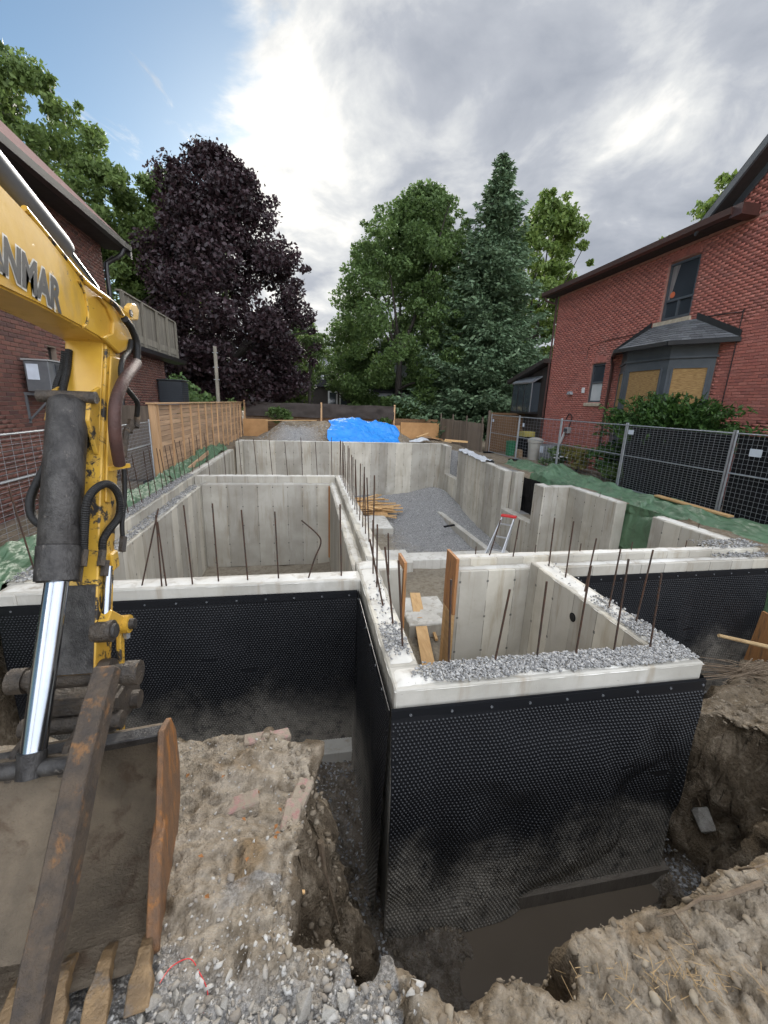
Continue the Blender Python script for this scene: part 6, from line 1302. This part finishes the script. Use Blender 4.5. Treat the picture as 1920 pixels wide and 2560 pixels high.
for px_, py_ in ((690, 2065), (695, 2100), (620, 2175), (645, 1985), (610, 2050), (560, 1960), (700, 2015), (505, 2165), (470, 1945), (520, 2270), (690, 2120)):
    p = PZ(px_, py_, -.26); z = tz(p[0], p[1])+.012; a = random.uniform(0, 6); u = np.array([math.cos(a), math.sin(a), .25]); v = np.array([-math.sin(a), math.cos(a), .1]); c = np.array([p[0], p[1], z]); s = .015
    tag(raw('fallen_leaf', [c-u*s, c+v*s*.7+np.array([0, 0, .008]), c+u*s*1.1, c-v*s*.7+np.array([0, 0, .006]), c+np.array([0, 0, -.002])], [(0, 4, 1), (1, 4, 2), (2, 4, 3), (3, 4, 0)], M_LEAF), 'small orange brown leaf or chip lying on the dirt ledge', 'leaf', 'orange leaves on the ledge')
def root(pts, r, label, group=None, mat=None, name='root', cat='root'):
    P = smoothpath([Vector((p[0], p[1], p[2])) for p in pts], 6); n = len(P); o = MB().tube(P, [r*(1-.75*i/n) for i in range(n)], 6).build(name, mat or M_ROOT, None, smooth=True, fixn=False); return tag(o, label, cat, group)
def tpx(px_, py_, it=12, z=-1.0, lift=.02):
    lo, hi = .4, 9.0; d = ray(px_, py_); ts = np.linspace(.5, 9, 900); P = C0+d*ts[:, None]; h = terrain(P[:, 0], P[:, 1]); k = np.argmax(P[:, 2] < h); return P[k]+np.array([0, 0, lift])
root([tpx(800, 2110), tpx(812, 2190), tpx(830, 2250), tpx(850, 2330)], .022, 'thick pale root hanging down the left trench bank'); root([tpx(790, 2175), tpx(815, 2200), tpx(822, 2260)], .007, 'thin root beside the thick one on the left bank')
root([tpx(1900, 2215), tpx(1800, 2250), tpx(1750, 2255), tpx(1700, 2285), tpx(1640, 2300)], .013, 'long thick root lying across the lower right bank'); root([tpx(1720, 2130), tpx(1780, 2170), tpx(1850, 2180), tpx(1915, 2165)], .009, 'thin curved root above the thick one on the right bank')
root([tpx(1680, 2280), tpx(1720, 2340), tpx(1750, 2400)], .006, 'thin straight root below the thick one on the right bank'); root([tpx(1740, 1990), tpx(1760, 2040), tpx(1800, 2110)], .012, 'dark root along the foot of the right bank')
tag(MB().tube([tpx(1845, 2072), tpx(1845, 2072)+np.array([.9, -.25, .16])], .016, 8).build('black_pipe', M_BLACK, None, smooth=True), 'thin black plastic pipe poking out of the right bank', 'pipe')
plank(PZ(690, 2228, -.3)+np.array([.02, 0, .0]), PZ(752, 2232, -.36)+np.array([.02, 0, .0]), .018, .014, 'small pale stick poking out over the trench edge')
tw = thing('twig_pile', tuple(tpx(1880, 1720)), 'heap of dry brown twigs at the right edge above the bank', 'twigs')
base_ = Vector(tpx(1915, 1720, lift=.1))
for k in range(26):
    d = Vector((-random.uniform(.5, 1.15), random.uniform(-.25, .5), random.uniform(-.05, .35))); MB().tube(smoothpath([base_+Vector((random.uniform(0, .5), random.uniform(-.3, .3), random.uniform(0, .12))), base_+d*.5+Vector((0, 0, .05)), base_+d+Vector((0, 0, random.uniform(-.08, .05)))], 3), [.008, .007, .006, .005, .004, .003, .002], 5).build('twig', M_ROOT, tw, fixn=False)
MB().tube([base_+Vector((-.45, .3, .42)), base_+Vector((.6, .1, .2))], [.02, .03], 8).build('branch', M_STRAW, tw, smooth=True)
S = MB()
for k in range(110):
    p = tpx(random.gauss(1690, 110), random.gauss(2450, 38), lift=.010); a = random.uniform(0, 6.3); l = random.uniform(.012, .05); d = Vector((math.cos(a), math.sin(a), random.uniform(-.1, .25)))*l; S.tube([Vector(p)-d, Vector(p)+d], .0013, 3, False)
so_ = S.build('straw', M_STRAW, None, fixn=False); tag(so_, 'scattered dry straw on the right foreground bank', 'straw', kind='stuff')
tag(MB().tube(smoothpath([tpx(400, 2462, lift=.01), tpx(430, 2425, lift=.02), tpx(475, 2405, lift=.02), tpx(500, 2440, lift=.02), tpx(520, 2490, lift=.015), tpx(505, 2550, lift=.01)], 8), .0022, 5).build('red_string', M_RED, None), 'thin red string looped on the gravel by the bucket teeth', 'string')
tag(MB().beam(tuple(PX(1880, 1600, 7.2)), tuple(PX(1880, 1600, 7.2)+np.array([0, -1.5, -.1])), .04, 1.1).build('shoring_board', M_FORM, None), 'brown shoring board standing at the right edge of the pit', 'board')
